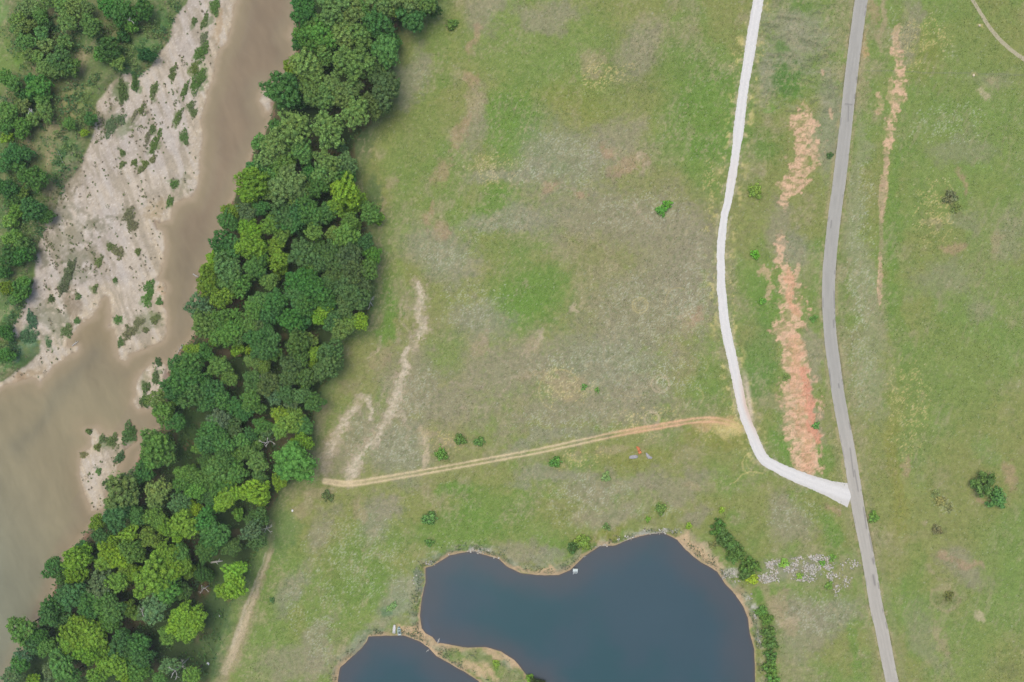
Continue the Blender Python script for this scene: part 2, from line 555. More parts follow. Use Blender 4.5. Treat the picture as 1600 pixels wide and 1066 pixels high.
# heights in metres
zin = np.where(d_rw < 0, np.maximum(d_rw * M * 0.25, -2.0), np.minimum(d_rw * M * 0.09, 0.9))
z_corr = RIVER_Z + zin + np.where(d_rw > 3, (fbm(GX, GY, 9, 3, 4) - 0.5) * 0.5 * smooth(3, 20, d_rw), 0)
bank = smooth(-2, 14, d_riv)
Z = z_corr * (1 - bank)
Z = np.where(d_riv > 14, 0.0, Z)
zp = POND_Z + np.where(d_pond < 0, np.maximum(d_pond * M * 0.4, -2.5), d_pond * M * 0.55)
Z = np.where(d_pond < 10, np.minimum(Z, zp), Z)


def ground_z(px, py):
    """terrain height under a survey point (nearest grid node)"""
    i = np.clip(np.searchsorted(AX, wx(px)), 0, NX - 1)
    j = np.clip(np.searchsorted(AY, wy(py)), 0, NY - 1)
    return Z[i, j]


# ------------------------------------------------------------------ ground colours (material, soil and plant colour by place)
col = np.zeros((NX, NY, 3))
nA = fbm(PX, PY, 170, 4, 20)
nB = fbm(PX, PY, 60, 5, 30)
nC = fbm(PX, PY, 26, 5, 40)
nD = fbm(PX, PY, 9, 4, 50)
nE = fbm(PX, PY, 4.5, 3, 60)
spk = rng.random(PX.shape)
DRY = lin((153, 146, 108)); OLV = lin((139, 145, 82)); GRN = lin((121, 146, 72)); TAN = lin((170, 156, 118)); EMR = lin((92, 134, 72))


def mixto(c, m):
    global col
    m = np.clip(m, 0, 1)[..., None]
    col = col * (1 - m) + np.asarray(c) * m


col[:] = OLV
mixto(GRN, smooth(0.46, 0.60, nA * 0.5 + nB * 0.5) * 0.75)
EAST = smooth(1370, 1420, PX)
mixto(DRY, smooth(0.50, 0.64, nB * 0.5 + nC * 0.5) * 0.45 * (1 - .6 * EAST))
mixto(TAN, smooth(0.58, 0.74, nC) * 0.2)

WARPX = PX + (fbm(PX, PY, 70, 4, 70) - 0.5) * 60 + (nD - 0.5) * 18
WARPY = PY + (fbm(PX, PY, 70, 4, 80) - 0.5) * 60 + (nD[::-1] - 0.5) * 18
WARP2X = PX + (nC - 0.5) * 26 + (nE - 0.5) * 8
WARP2Y = PY + (fbm(PX, PY, 26, 5, 90) - 0.5) * 26 + (nE[:, ::-1] - 0.5) * 8


def win(x0, x1, y0, y1):
    i0, i1 = np.searchsorted(AX, [wx(x0), wx(x1)])
    j0, j1 = np.searchsorted(AY, [wy(y1), wy(y0)])
    return slice(max(i0 - 1, 0), i1 + 1), slice(max(j0 - 1, 0), j1 + 1)


def blob(c, cx, cy, rx, ry, ang=0.0, s=0.8, rag=0.35, fine=False, soft=0.55):
    R = max(rx, ry) * 1.6 + 45
    w = win(cx - R, cx + R, cy - R, cy + R)
    X, Y = (WARP2X, WARP2Y) if fine else (WARPX, WARPY)
    a = math.radians(ang)
    u = ((X[w] - cx) * math.cos(a) + (Y[w] - cy) * math.sin(a)) / rx
    v = (-(X[w] - cx) * math.sin(a) + (Y[w] - cy) * math.cos(a)) / ry
    d = np.sqrt(u * u + v * v) + (nD[w] - 0.5) * rag * 1.6 + (nE[w] - 0.5) * rag
    m = smooth(1.0 + soft * 0.5, 1.0 - soft, d) * s
    m = m[..., None]
    col[w] = col[w] * (1 - m) + np.asarray(c) * m


TORN = fbm(PX * .55, PY, 4.2, 3, 170)


def stroke(c, pts, width, s=0.9, rag=0.5, soft=0.5, warp=1.0, torn=0.0):
    """ragged line of soil; width may be one number or one per point (photo pixels, half width)"""
    pts = np.asarray(pts, float)
    W = np.broadcast_to(np.asarray(width, float), (len(pts),))
    mx = W.max() * 2 + 30
    w = win(pts[:, 0].min() - mx, pts[:, 0].max() + mx, pts[:, 1].min() - mx, pts[:, 1].max() + mx)
    X = PX[w] + (WARP2X[w] - PX[w]) * 0.5 * warp
    Y = PY[w] + (WARP2Y[w] - PY[w]) * 0.5 * warp
    best = np.full(X.shape, 9.0)
    for i in range(len(pts) - 1):
        (ax, ay), (bx, by) = pts[i], pts[i + 1]
        ex, ey = bx - ax, by - ay
        t = np.clip(((X - ax) * ex + (Y - ay) * ey) / (ex * ex + ey * ey + 1e-9), 0, 1)
        d = np.hypot(X - ax - t * ex, Y - ay - t * ey) / (W[i] * (1 - t) + W[i + 1] * t)
        best = np.minimum(best, d)
    best = best + (nD[w] - 0.5) * rag * 1.5 + (nE[w] - 0.5) * rag
    m = smooth(1.0 + soft * 0.5, 1.0 - soft, best) * s
    if torn:
        m = m * (1 - torn + torn * smooth(.36, .62, TORN[w]))
    m = m[..., None]
    col[w] = col[w] * (1 - m) + np.asarray(c) * m


def speckle(c, cx, cy, rx, ry, dens=0.12, s=0.6, ang=0.0):
    """scattered flower heads, straw and pebbles"""
    R = max(rx, ry) * 1.5 + 30
    w = win(cx - R, cx + R, cy - R, cy + R)
    a = math.radians(ang)
    u = ((WARP2X[w] - cx) * math.cos(a) + (WARP2Y[w] - cy) * math.sin(a)) / rx
    v = (-(WARP2X[w] - cx) * math.sin(a) + (WARP2Y[w] - cy) * math.cos(a)) / ry
    f = smooth(1.15, 0.4, np.sqrt(u * u + v * v)) * smooth(0.35, 0.6, nD[w])
    m = ((spk[w] < f * dens * 1.6) * s * (0.5 + 0.5 * spk[w][::-1]))[..., None]
    col[w] = col[w] * (1 - m) + np.asarray(c) * m


GRY = lin((152, 146, 116)); GRYB = lin((149, 148, 119)); PNK = lin((178, 150, 118)); BARE = lin((204, 186, 152)); VIV = lin((108, 144, 60)); YOL = lin((142, 142, 68)); OLD = lin((122, 128, 78))
STRAW = lin((214, 196, 130)); WHT = lin((212, 214, 186)); ORG = lin((206, 168, 120))
# broad greener and drier tracts of the meadow
for b in [(960, 470, 190, 190), (860, 600, 240, 90), (1020, 330, 130, 90), (680, 600, 120, 130), (640, 690, 120, 60)]:
    blob(lin((152, 144, 108)), *b, s=.36, soft=.8)
for b in [(1560, 380, 60, 60), (1500, 440, 60, 40), (1500, 880, 60, 30)]:
    blob(lin((150, 144, 104)), *b, s=.35, soft=.8)
for b in [(GRN, 830, 60, 150, 70), (GRN, 900, 110, 120, 60), (GRN, 660, 90, 40, 90, 15), (VIV, 1095, 185, 70, 90, 15, .75), (VIV, 1110, 250, 40, 60, 0, .6), (VIV, 800, 190, 60, 65, 0, .75), (VIV, 775, 320, 40, 34, 0, .75), (GRN, 740, 350, 40, 24),
          (VIV, 825, 455, 78, 62, 0, .8), (VIV, 800, 480, 50, 40, 0, .5), (GRN, 690, 560, 44, 38), (VIV, 606, 505, 11, 60, 12, .8), (GRN, 600, 620, 14, 40, 20), (VIV, 715, 830, 80, 40, 0, .7), (VIV, 775, 790, 80, 40, 0, .6), (VIV, 700, 768, 34, 12, -8, .8),
          (GRN, 840, 835, 60, 30), (GRN, 590, 830, 60, 50), (VIV, 560, 900, 60, 60, 0, .5), (GRN, 450, 900, 40, 70, 20), (EMR, 442, 825, 24, 40, 15, .5), (GRN, 430, 1010, 60, 50), (GRN, 600, 930, 50, 40), (VIV, 1110, 600, 36, 50, 0, .55), (YOL, 1000, 720, 60, 20, 0, .4), (YOL, 1110, 690, 50, 26, 0, .6),
          (EMR, 1190, 560, 24, 70, -8, .42), (VIV, 1190, 570, 20, 50, -8, .4), (VIV, 1190, 470, 26, 60, -5, .6), (GRN, 1185, 400, 26, 40), (VIV, 1225, 125, 24, 36, 0, .8), (VIV, 1200, 230, 24, 22, 0, .5), (VIV, 1250, 8, 20, 14, 0, .6), (VIV, 1215, 690, 20, 44, -18, .8), (VIV, 1285, 720, 16, 40, -12, .6), (GRN, 1275, 440, 16, 60),
          (VIV, 1300, 830, 24, 46, -10, .7), (VIV, 1230, 1000, 30, 30, 0, .5), (VIV, 1340, 1020, 12, 50, -8, .6), (GRN, 1240, 930, 60, 22), (VIV, 1150, 920, 14, 14, 0, .5), (VIV, 1195, 930, 14, 18, 0, .8), (GRN, 870, 760, 30, 10), (VIV, 960, 790, 18, 30, 10, .6), (YOL, 950, 842, 40, 10, -10, .7), (VIV, 870, 868, 40, 26, 20, .6),
          (GRN, 1500, 200, 120, 200), (VIV, 1402, 330, 16, 100, 0, .6), (VIV, 1400, 500, 20, 120, 0, .5), (GRN, 1440, 620, 50, 130), (GRN, 1520, 560, 80, 120), (VIV, 1430, 960, 20, 110, -6, .45), (GRN, 1560, 900, 60, 120), (YOL, 1400, 740, 16, 120, -4, .6), (YOL, 1440, 80, 40, 60, 0, .4), (GRN, 1500, 1020, 60, 60),
          (YOL, 640, 150, 26, 80, 12, .3), (GRN, 620, 260, 30, 60, 5, .5), (GRN, 640, 330, 40, 90, 5, .45), (GRN, 660, 200, 40, 70, 12, .4), (OLD, 1010, 100, 90, 60, 0, .45), (YOL, 900, 150, 60, 40, 0, .35), (VIV, 870, 265, 26, 16, 0, .7), (VIV, 1075, 110, 60, 60, 0, .4), (GRN, 700, 250, 30, 60, 10)]:
    a = list(b) + [0, .6][len(b) - 5:] if len(b) < 7 else list(b)
    blob(a[0], *a[1:5], ang=a[5] if len(a) > 5 else 0, s=a[6] if len(a) > 6 else .6)
PGR = lin((149, 154, 110)); GRE = lin((142, 146, 104))
for b in [(GRY, 950, 330, 150, 46), (GRYB, 880, 245, 90, 60), (GRY, 970, 220, 60, 50), (GRYB, 790, 345, 90, 22, -12), (GRYB, 780, 270, 70, 14), (GRY, 1050, 390, 70, 70), (GRY, 1020, 480, 110, 70), (GRYB, 940, 560, 100, 60), (GRY, 1080, 430, 40, 90),
          (GRYB, 740, 500, 60, 44), (GRY, 790, 580, 90, 50, -10), (GRY, 700, 640, 70, 36), (GRYB, 620, 700, 50, 50, -30), (GRY, 560, 690, 30, 60, 25), (GRY, 640, 600, 50, 60), (GRYB, 690, 400, 60, 40, 30), (GRY, 900, 640, 120, 26, -12), (GRYB, 850, 690, 80, 14, -12), (GRY, 1000, 620, 60, 36),
          (GRYB, 640, 120, 26, 46, 10), (GRY, 735, 180, 20, 60, 25), (GRY, 850, 20, 60, 24), (GRY, 1000, 70, 40, 60, 20), (GRYB, 590, 800, 36, 40, 20), (GRY, 600, 780, 30, 22), (GRY, 500, 830, 20, 50, 15), (GRYB, 620, 940, 30, 40), (GRYB, 460, 930, 18, 50, 20), (GRY, 450, 1040, 50, 30), (GRY, 500, 1010, 24, 60, 30),
          (GRY, 930, 760, 44, 30), (GRY, 960, 810, 60, 26), (GRYB, 860, 745, 60, 12), (GRY, 1000, 760, 40, 20), (GRY, 1060, 760, 60, 20), (GRY, 1230, 820, 40, 40), (GRYB, 1290, 960, 60, 30), (GRY, 1250, 980, 40, 60), (GRYB, 1240, 60, 60, 60), (GRYB, 1290, 200, 26, 90), (GRY, 1210, 350, 26, 50), (GRYB, 1190, 110, 20, 40),
          (GRYB, 1235, 390, 30, 40), (GRY, 1275, 560, 18, 40, -6), (GRY, 1282, 640, 12, 60, -6), (PGR, 1345, 300, 16, 130), (PGR, 1345, 420, 24, 100), (PGR, 1358, 560, 26, 120, -4), (GRY, 1415, 40, 20, 60), (GRE, 1500, 225, 60, 22), (GRE, 1550, 130, 40, 18), (GRE, 1480, 440, 50, 30), (GRE, 1530, 490, 30, 24), (GRY, 1500, 890, 50, 20, 10),
          (GRE, 1450, 1000, 24, 60, -20), (GRY, 810, 870, 40, 24), (GRYB, 850, 880, 36, 14), (GRY, 1090, 800, 30, 16), (GRY, 760, 20, 30, 40, 20), (GRE, 1500, 350, 30, 20), (GRE, 1580, 370, 24, 40)]:
    a = list(b)
    blob(a[0], *a[1:5], ang=a[5] if len(a) > 5 else 0, s=.72)
for b in [(PNK, 740, 60, 9, 26, 20), (PNK, 733, 120, 7, 18, -10), (PNK, 722, 205, 12, 36, 22), (PNK, 672, 335, 7, 26, 14), (PNK, 983, 258, 36, 15, -25), (TAN, 955, 235, 20, 10), (PNK, 948, 240, 10, 8), (PNK, 862, 295, 12, 10), (PNK, 905, 298, 12, 9), (TAN, 990, 252, 12, 8), (BARE, 1000, 245, 7, 8), (TAN, 925, 95, 24, 24), (PNK, 690, 270, 14, 24, 20), (TAN, 740, 160, 16, 30),
          (TAN, 885, 605, 44, 22), (TAN, 884, 600, 30, 14), (TAN, 885, 620, 12, 10), (ORG, 1120, 662, 36, 12), (STRAW, 1135, 672, 26, 13), (STRAW, 1150, 665, 14, 9), (BARE, 662, 682, 9, 12), (TAN, 670, 680, 18, 9), (TAN, 700, 690, 20, 8), (BARE, 667, 712, 5, 11), (TAN, 1080, 500, 22, 20), (PNK, 1085, 495, 14, 14), (BARE, 842, 530, 10, 6, -50), (TAN, 832, 545, 12, 14, 20), (BARE, 898, 482, 7, 6, -50), (TAN, 830, 590, 22, 6), (TAN, 752, 540, 10, 20, 20),
          (TAN, 1080, 760, 20, 8), (PNK, 1300, 792, 9, 7), (PNK, 1305, 800, 7, 4, -30), (TAN, 1225, 945, 10, 30), (BARE, 1228, 972, 22, 7), (TAN, 1235, 985, 9, 14), (TAN, 1210, 945, 12, 20), (PNK, 1490, 385, 18, 10), (TAN, 1440, 820, 8, 6), (PNK, 1510, 880, 22, 9, 10), (TAN, 1533, 885, 5, 9, -30), (TAN, 1452, 890, 8, 6, 40), (PNK, 1575, 745, 12, 26, -25), (PNK, 1532, 778, 8, 7), (BARE, 1531, 965, 6, 12, -30), (TAN, 1470, 1000, 9, 40, -25), (PNK, 1475, 870, 14, 7),
          (BARE, 1540, 150, 9, 10), (TAN, 1552, 128, 10, 8), (PNK, 1505, 285, 7, 20, -20), (TAN, 1460, 350, 14, 12), (TAN, 1552, 380, 12, 22), (PNK, 1410, 730, 6, 24), (STRAW, 1530, 40, 4, 3), (STRAW, 1521, 118, 3, 3), (OLD, 1485, 312, 8, 24, -25), (OLD, 1500, 335, 10, 10), (TAN, 1345, 100, 14, 60), (ORG, 1352, 70, 6, 22), (PNK, 1362, 15, 10, 24), (TAN, 1378, 20, 5, 60, 4),
          (OLD, 1474, 935, 18, 15), (OLD, 1466, 828, 10, 12), (OLD, 1575, 1045, 14, 12), (TAN, 960, 700, 40, 8, -12), (TAN, 490, 725, 16, 26, 10), (TAN, 520, 690, 12, 40, 30), (TAN, 500, 650, 12, 30, 20), (TAN, 470, 800, 18, 14), (TAN, 560, 800, 12, 20), (TAN, 500, 770, 30, 10), (TAN, 590, 560, 16, 30, 20), (TAN, 590, 420, 5, 50, 3), (TAN, 598, 330, 5, 30, 3), (TAN, 612, 280, 9, 12), (PNK, 690, 360, 12, 16)]:
    a = list(b)
    blob(a[0], *a[1:5], ang=a[5] if len(a) > 5 else 0, s=.6, fine=True, rag=.6)
# ring of dead brush in the east field
w_ = win(1430, 1520, 890, 980)
dr = np.hypot(WARP2X[w_] - 1474, WARP2Y[w_] - 935)
m_ = (np.exp(-((dr - 21) / 3.5) ** 2) * .55)[..., None]
col[w_] = col[w_] * (1 - m_) + TAN * m_

# eroded gullies of pale soil beside the wood
SOIL = lin((212, 198, 170)); SOIL2 = lin((188, 172, 142))
stroke(SOIL2, [(652, 440), (660, 468), (654, 490), (665, 510), (652, 530), (633, 560), (628, 600), (620, 632), (606, 655), (582, 688), (558, 715), (545, 750)], [9, 9, 12, 9, 11, 9, 11, 13, 9, 11, 14, 14], .8, 1.3, torn=.5)
stroke(SOIL, [(655, 442), (659, 468), (654, 488), (664, 510), (655, 526)], [4, 5, 7, 6, 6], .95, 1.1, torn=.5)
stroke(SOIL, [(640, 545), (632, 560), (628, 600), (620, 632), (608, 655)], [5, 5, 6, 8, 6], .85, 1.3, torn=.5)
stroke(SOIL, [(604, 660), (590, 685), (575, 700), (552, 730), (544, 752)], [3.2, 4, 5, 8, 9], .88, 1.2, torn=.5)
stroke(SOIL, [(622, 648), (633, 655), (630, 645)], [3, 4, 3], .5, .9, torn=.5)
stroke(SOIL, [(564, 619), (574, 622), (580, 630), (577, 652)], [5, 6, 5, 3], .95, 1.2, torn=.62)
stroke(SOIL2, [(566, 622), (550, 642), (534, 668), (526, 690), (516, 708), (508, 730)], [7, 10, 11, 12, 12, 11], .8, 1.3, torn=.5)
stroke(SOIL, [(558, 634), (544, 652), (530, 676), (524, 690), (516, 706)], [5, 6, 6.5, 7, 6], .9, 1.3, torn=.62)
stroke(SOIL2, [(594, 525), (588, 545), (572, 558)], [3, 3, 2], .7, .8, torn=.62)
stroke(SOIL2, [(630, 470), (622, 500), (640, 520)], [2, 3, 2], .4, .9, torn=.62)
stroke(SOIL2, [(800, 588), (790, 605), (770, 632), (720, 640)], [2.5, 1.8, 2, 2], .55, .9, torn=.62)
stroke(SOIL2, [(800, 588), (822, 586), (830, 594)], [2.5, 2, 2], .55, .9, torn=.62)
stroke(SOIL2, [(848, 520), (836, 540), (824, 560)], [4, 3, 2], .6, .9, torn=.62)
stroke(SOIL2, [(766, 500), (758, 530), (742, 545), (724, 550)], [3, 3, 2, 2], .4, .9, torn=.62)
stroke(SOIL2, [(990, 322), (1005, 338), (1016, 350)], [2, 4, 3], .6, .9, torn=.62)
stroke(BARE, [(664, 690), (668, 720), (663, 730)], [5, 6, 2], .75, .7, torn=.62)
for pts_, w0, s0 in [([(640, 470), (636, 490), (622, 515), (618, 540)], 2.0, .5), ([(646, 450), (634, 466), (624, 488)], 1.6, .5), ([(668, 500), (680, 520), (676, 545)], 1.6, .4), ([(618, 590), (604, 600), (598, 618)], 2.0, .5), ([(630, 655), (640, 668), (636, 690), (640, 705)], 2.2, .55), ([(606, 660), (592, 656), (584, 640)], 1.6, .4),
                     ([(545, 652), (556, 660), (566, 668)], 1.4, .5), ([(532, 676), (545, 686)], 1.4, .45), ([(700, 600), (720, 606), (760, 600), (800, 590)], 1.4, .45), ([(760, 545), (770, 560), (800, 575)], 1.6, .4), ([(848, 520), (836, 522), (828, 536), (820, 556)], 2.4, .6), ([(800, 470), (808, 450), (826, 440)], 1.4, .35), ([(900, 475), (890, 490), (870, 500)], 2.0, .5), ([(720, 560), (735, 580), (730, 600)], 1.5, .35),
                     ([(740, 350), (760, 345), (790, 340)], 1.6, .35), ([(870, 300), (880, 290), (900, 296)], 2.5, .4), ([(960, 240), (975, 262), (1000, 270), (1018, 245)], 3.0, .45), ([(1000, 330), (990, 320)], 2.4, .55), ([(1060, 500), (1076, 490), (1090, 508)], 2.4, .45), ([(1040, 560), (1060, 580), (1056, 600)], 1.5, .35), ([(930, 520), (950, 540), (944, 560)], 1.5, .3), ([(600, 610), (590, 640), (576, 660)], 1.6, .4)]:
    stroke(SOIL2, pts_, w0 * 1.3, s0 * .9, 1.3, .7, 1.6, torn=.7)
# clearings and bare paths at the wood's lower edge
stroke(TAN, [(420, 862), (405, 900), (395, 935), (378, 985), (362, 1025), (345, 1062), (330, 1090)], [5, 7, 9, 14, 16, 10, 9], .8, .5)
stroke(BARE, [(420, 866), (406, 900), (396, 935), (380, 985), (366, 1015), (350, 1050)], [2.4, 2.6, 3, 6, 7, 6], .75, .6, warp=.6)
stroke(SOIL, [(414, 866), (399, 905), (387, 940), (372, 985), (362, 1012)], [1.6, 1.6, 2, 4, 4], .55, .6, warp=.6)
stroke(TAN, [(425, 815), (420, 860)], [4, 4], .5, .6)
# tyre donuts
def ring(cx, cy, r, wd, s, c=BARE, a0=0, a1=360):
    a = np.radians(np.linspace(a0, a1, 28))
    stroke(c, np.column_stack([cx + r * np.cos(a), cy + r * np.sin(a)]), wd, s * .85, .5, .6, warp=.12, torn=.25)
ring(1018, 655, 11, 1.5, .8); ring(1017, 655, 14, 1.0, .5); ring(1020, 653, 8.5, .9, .5)
ring(1032, 600, 14, 1.2, .6); ring(1035, 600, 10, 1.2, .6); ring(1028, 601, 11, 1.0, .5, a0=80, a1=280)
ring(1000, 477, 12, 1.5, .5, STRAW); ring(1000, 477, 8, 1.0, .4, STRAW)
ring(874, 610, 32, 1.1, .45, STRAW, 100, 330); ring(878, 608, 30, 1.0, .35, STRAW, 200, 330)
ring(1060, 470, 20, 1.0, .35, STRAW, 170, 300); ring(1085, 620, 14, 1.2, .45, STRAW, 280, 400); ring(990, 580, 40, 1.0, .3, STRAW, 60, 120); ring(1090, 570, 16, 1.0, .3, STRAW, 300, 400)
ring(1178, 725, 18, 1.6, .55, STRAW, 90, 260); ring(1180, 722, 14, 1.0, .4, STRAW, 110, 240)
ring(512, 720, 14, 1.2, .5, BARE, 90, 280); ring(514, 722, 10, 1.0, .5, BARE, 80, 280)
stroke(STRAW, [(1192, 738), (1160, 742), (1140, 756)], 1.2, .5, .5)
# thin trails
stroke(lin((122, 126, 104)), [(1338, 110), (1400, 111), (1450, 114), (1520, 115), (1600, 117), (1700, 118)], 1.0, .45, .3, warp=.1)
# white flowers and straw
for b in [(800, 270, 80, 18), (780, 350, 70, 18, -15), (880, 250, 80, 50), (1000, 330, 90, 40), (700, 400, 50, 26), (740, 480, 60, 40), (650, 620, 30, 60, 20), (560, 690, 24, 40), (620, 700, 50, 40), (1010, 480, 90, 70), (960, 580, 120, 50), (1090, 450, 30, 90), (900, 660, 120, 30), (1060, 590, 50, 50),
          (940, 770, 60, 30), (1345, 430, 26, 110), (1345, 560, 24, 120), (1350, 300, 24, 60), (1480, 190, 60, 40), (1490, 85, 24, 14), (1475, 785, 22, 10, 40), (1400, 40, 14, 40), (500, 1000, 30, 60), (460, 950, 16, 40), (640, 950, 24, 30), (860, 590, 50, 40), (660, 130, 20, 30), (1240, 800, 50, 30), (1280, 960, 70, 40), (1380, 980, 8, 90, -8), (1020, 800, 50, 14), (900, 790, 60, 40), (700, 900, 60, 60), (560, 880, 90, 90)]:
    speckle(WHT, *b[:4], dens=.2, s=.4, ang=b[4] if len(b) > 4 else 0)
for b in [(1150, 180, 10, 140, 8), (1150, 90, 12, 40), (1110, 310, 12, 80, 5), (1118, 450, 8, 100), (1140, 430, 8, 80), (1170, 660, 16, 50), (885, 605, 50, 34), (1130, 665, 50, 26), (690, 690, 30, 26), (1020, 660, 60, 30), (1330, 80, 10, 80, 8), (1190, 60, 8, 50, 10), (950, 110, 50, 24), (935, 120, 26, 20), (1440, 70, 50, 50), (770, 270, 40, 30), (900, 720, 60, 16, -12), (1460, 330, 40, 60), (1310, 700, 8, 80, -10), (1290, 430, 6, 140), (1420, 640, 40, 90)]:
    speckle(STRAW, *b[:4], dens=.2, s=.7, ang=b[4] if len(b) > 4 else 0)
mw = (d_riv > 0) & (d_wood > 0)
m_ = (((spk < .010) & mw) * .3)[..., None]
col = col * (1 - m_) + WHT * m_

# red-earth strips between the white track and the road, and east of the road
RED = lin((232, 172, 136)); RED2 = lin((226, 150, 122)); PALE = lin((230, 190, 154))
S1 = [(1252, 192), (1258, 230), (1248, 270), (1232, 300), (1224, 318)]
stroke(PALE, S1, [17, 20, 19, 14, 8], .9, 1.5, .25, warp=1.5, torn=.75)
stroke(PALE, [(1262, 180), (1272, 215), (1274, 260)], [7, 8, 7], .7, 1.6, .25, warp=1.6, torn=.6)
stroke(PALE, [(1212, 284), (1230, 290), (1244, 300)], [6, 8, 5], .7, 1.6, .25, warp=1.6, torn=.6)
stroke(PALE, [(1255, 160), (1262, 172)], [5, 4], .4, 1.6, .3, warp=1.6)
stroke(PALE, [(1286, 108), (1286, 118)], [2.5, 2.5], .6, 1, .3)
stroke(PALE, [(1298, 170), (1299, 185)], [3, 3], .6, 1, .3)
stroke(PALE, [(1220, 374), (1222, 400), (1226, 420), (1232, 440), (1236, 465), (1238, 490), (1222, 505), (1230, 525)], [10, 9, 11, 14, 17, 19, 15, 13], .92, 1.5, .25, warp=1.5, torn=.7)
stroke(RED, [(1232, 420), (1238, 470), (1245, 488)], [5, 8, 5], .6, 1.2, .3)
stroke(PALE, [(1248, 415), (1246, 430)], [4, 3], .6, 1.4, .25)
stroke(PALE, [(1196, 425), (1206, 450), (1200, 465)], [7, 7, 4], .55, 1.9, .25, warp=1.6, torn=.6)
stroke(PALE, [(1236, 524), (1240, 560), (1244, 600), (1250, 650), (1256, 700), (1262, 738)], [18, 21, 26, 27, 25, 20], .96, .85, .22, torn=.62)
stroke(RED2, [(1256, 575), (1262, 620), (1268, 660), (1278, 690)], [6, 8, 9, 5], .7, 1.0, .5)
stroke(RED, [(1240, 530), (1246, 600), (1258, 680), (1264, 735)], [9, 12, 12, 9], .45, 1.1, .5)
S2 = [(1398, 80), (1402, 100), (1405, 120), (1404, 150), (1396, 175), (1391, 205), (1388, 232)]
stroke(PALE, S2, [10, 8, 9, 8, 7, 8, 7], .9, 1.4, .25, warp=1.2, torn=.8)
stroke(PALE, [(1390, 120), (1388, 150), (1396, 172)], [5, 6, 5], .6, 1.5, .3, warp=1.3, torn=.6)
stroke(PALE, [(1370, 150), (1374, 170)], [5, 6], .65, 1.5, .3, warp=1.3, torn=.6)
stroke(PALE, [(1386, 250), (1383, 280), (1379, 320), (1377, 345)], [5, 6, 5, 3], .9, .9, .3, warp=.6, torn=.6)
stroke(PALE, [(1375, 395), (1375, 425), (1374, 445), (1376, 475)], [3, 4, 5, 2], .9, .9, .3, warp=.6, torn=.6)
stroke(PALE, [(1404, 48), (1398, 70)], [6, 7], .5, 1.5, .3)
stroke(TAN, [(1382, 0), (1378, 40), (1376, 82)], [5, 4, 3], .5, .9, .3)
stroke(VIV, [(1395, 92), (1412, 93)], [3, 3], .6, .6)
stroke(GRN, [(1222, 585), (1230, 590)], [6, 5], .8, .8)
# rills across the slope beside the road
w_ = win(1180, 1325, -10, 175)
rl = fbm(PX[w_] * 0.25, PY[w_] + (nC[w_] - .5) * 26, 5, 2, 130)
m_ = (smooth(.60, .72, rl) * .45 * smooth(1325, 1290, PX[w_]))[..., None]
col[w_] = col[w_] * (1 - m_) + lin((98, 104, 76)) * m_
m_ = (smooth(.42, .30, rl) * .25 * smooth(1325, 1290, PX[w_]))[..., None]
col[w_] = col[w_] * (1 - m_) + lin((168, 164, 138)) * m_

for b in [(lin((92, 130, 58)), 1226, 122, 24, 32, 0, .85), (lin((98, 134, 60)), 1218, 72, 14, 9, 0, .7), (lin((104, 134, 60)), 1252, 6, 20, 14, 0, .7), (lin((108, 136, 62)), 1198, 228, 24, 22, 0, .6), (lin((118, 160, 66)), 1203, 174, 8, 6, 0, .6)]:
    blob(b[0], *b[1:5], ang=b[5], s=b[6], fine=True, rag=.7)
stroke(TAN, [(1386, 240), (1380, 300), (1377, 345), (1376, 400), (1375, 470)], [4, 4, 3.5, 3.5, 2.5], .55, .8, .4, warp=.5)
# verges of the road and of the white track
d_white = poly_sdf(PX, PY, WHITE_L, False)
d_road = poly_sdf(PX, PY, ROAD_L, False)
VERGE = lin((168, 156, 116))
mixto(VERGE, np.exp(-((d_road - 12.5) / 3.0) ** 2) * smooth(.3, .6, nD) * .75)
mixto(lin((96, 94, 66)), np.exp(-((d_road - 10.5) / 1.6) ** 2) * smooth(.45, .6, nC) * .6)
mixto(lin((190, 182, 150)), np.exp(-((d_white - 9.5) / 3.0) ** 2) * smooth(.42, .68, nD) * .7)
mixto(lin((92, 100, 66)), np.exp(-((d_white - 10.5) / 1.2) ** 2) * smooth(.5, .6, nD) * .5)
m_ = np.exp(-((d_white - 15) / 7.0) ** 2) * smooth(.55, .72, nD) * .55 * (PX < 1200)
mixto(STRAW, m_)
mixto(lin((226, 204, 180)), np.exp(-((PX - 1166 - (PY - 600) * .16) / 4) ** 2) * smooth(570, 600, PY) * smooth(680, 640, PY) * .7)
mixto(lin((150, 146, 108)), np.exp(-((d_road - 20 - 0 * PX) / 5) ** 2) * (PX > 1290) * (PY > 300) * .35)

# twin-rut dirt track
d_tr = poly_sdf(PX + (nE - .5) * 1.5, PY + (nE - .5) * 1.5, TRACK, False)
RUT = lin((222, 200, 158)); RUT2 = lin((228, 182, 142))
reddish = smooth(900, 1000, PX)[..., None]
rc = RUT * (1 - reddish) + RUT2 * reddish
for off, wd, st in ((3.1, 1.45, .98),):
    m_ = (np.exp(-((d_tr - off) / wd) ** 2) * st * smooth(1175, 1110, PX) * (.65 + .5 * nC))[..., None]
    col = col * (1 - np.clip(m_, 0, 1)) + rc * np.clip(m_, 0, 1)
m_ = (smooth(9, 3, d_tr) * .18 * smooth(.35, .6, nD) * smooth(1185, 1120, PX))[..., None]
col = col * (1 - m_) + rc * m_
m_ = (smooth(7, 2, d_tr) * .7 * smooth(640, 520, PX))[..., None]
col = col * (1 - m_) + RUT * m_
m_ = (smooth(6, 2, d_tr) * .35 * smooth(960, 990, PX) * smooth(1090, 1050, PX))[..., None]
col = col * (1 - m_) + RUT2 * m_

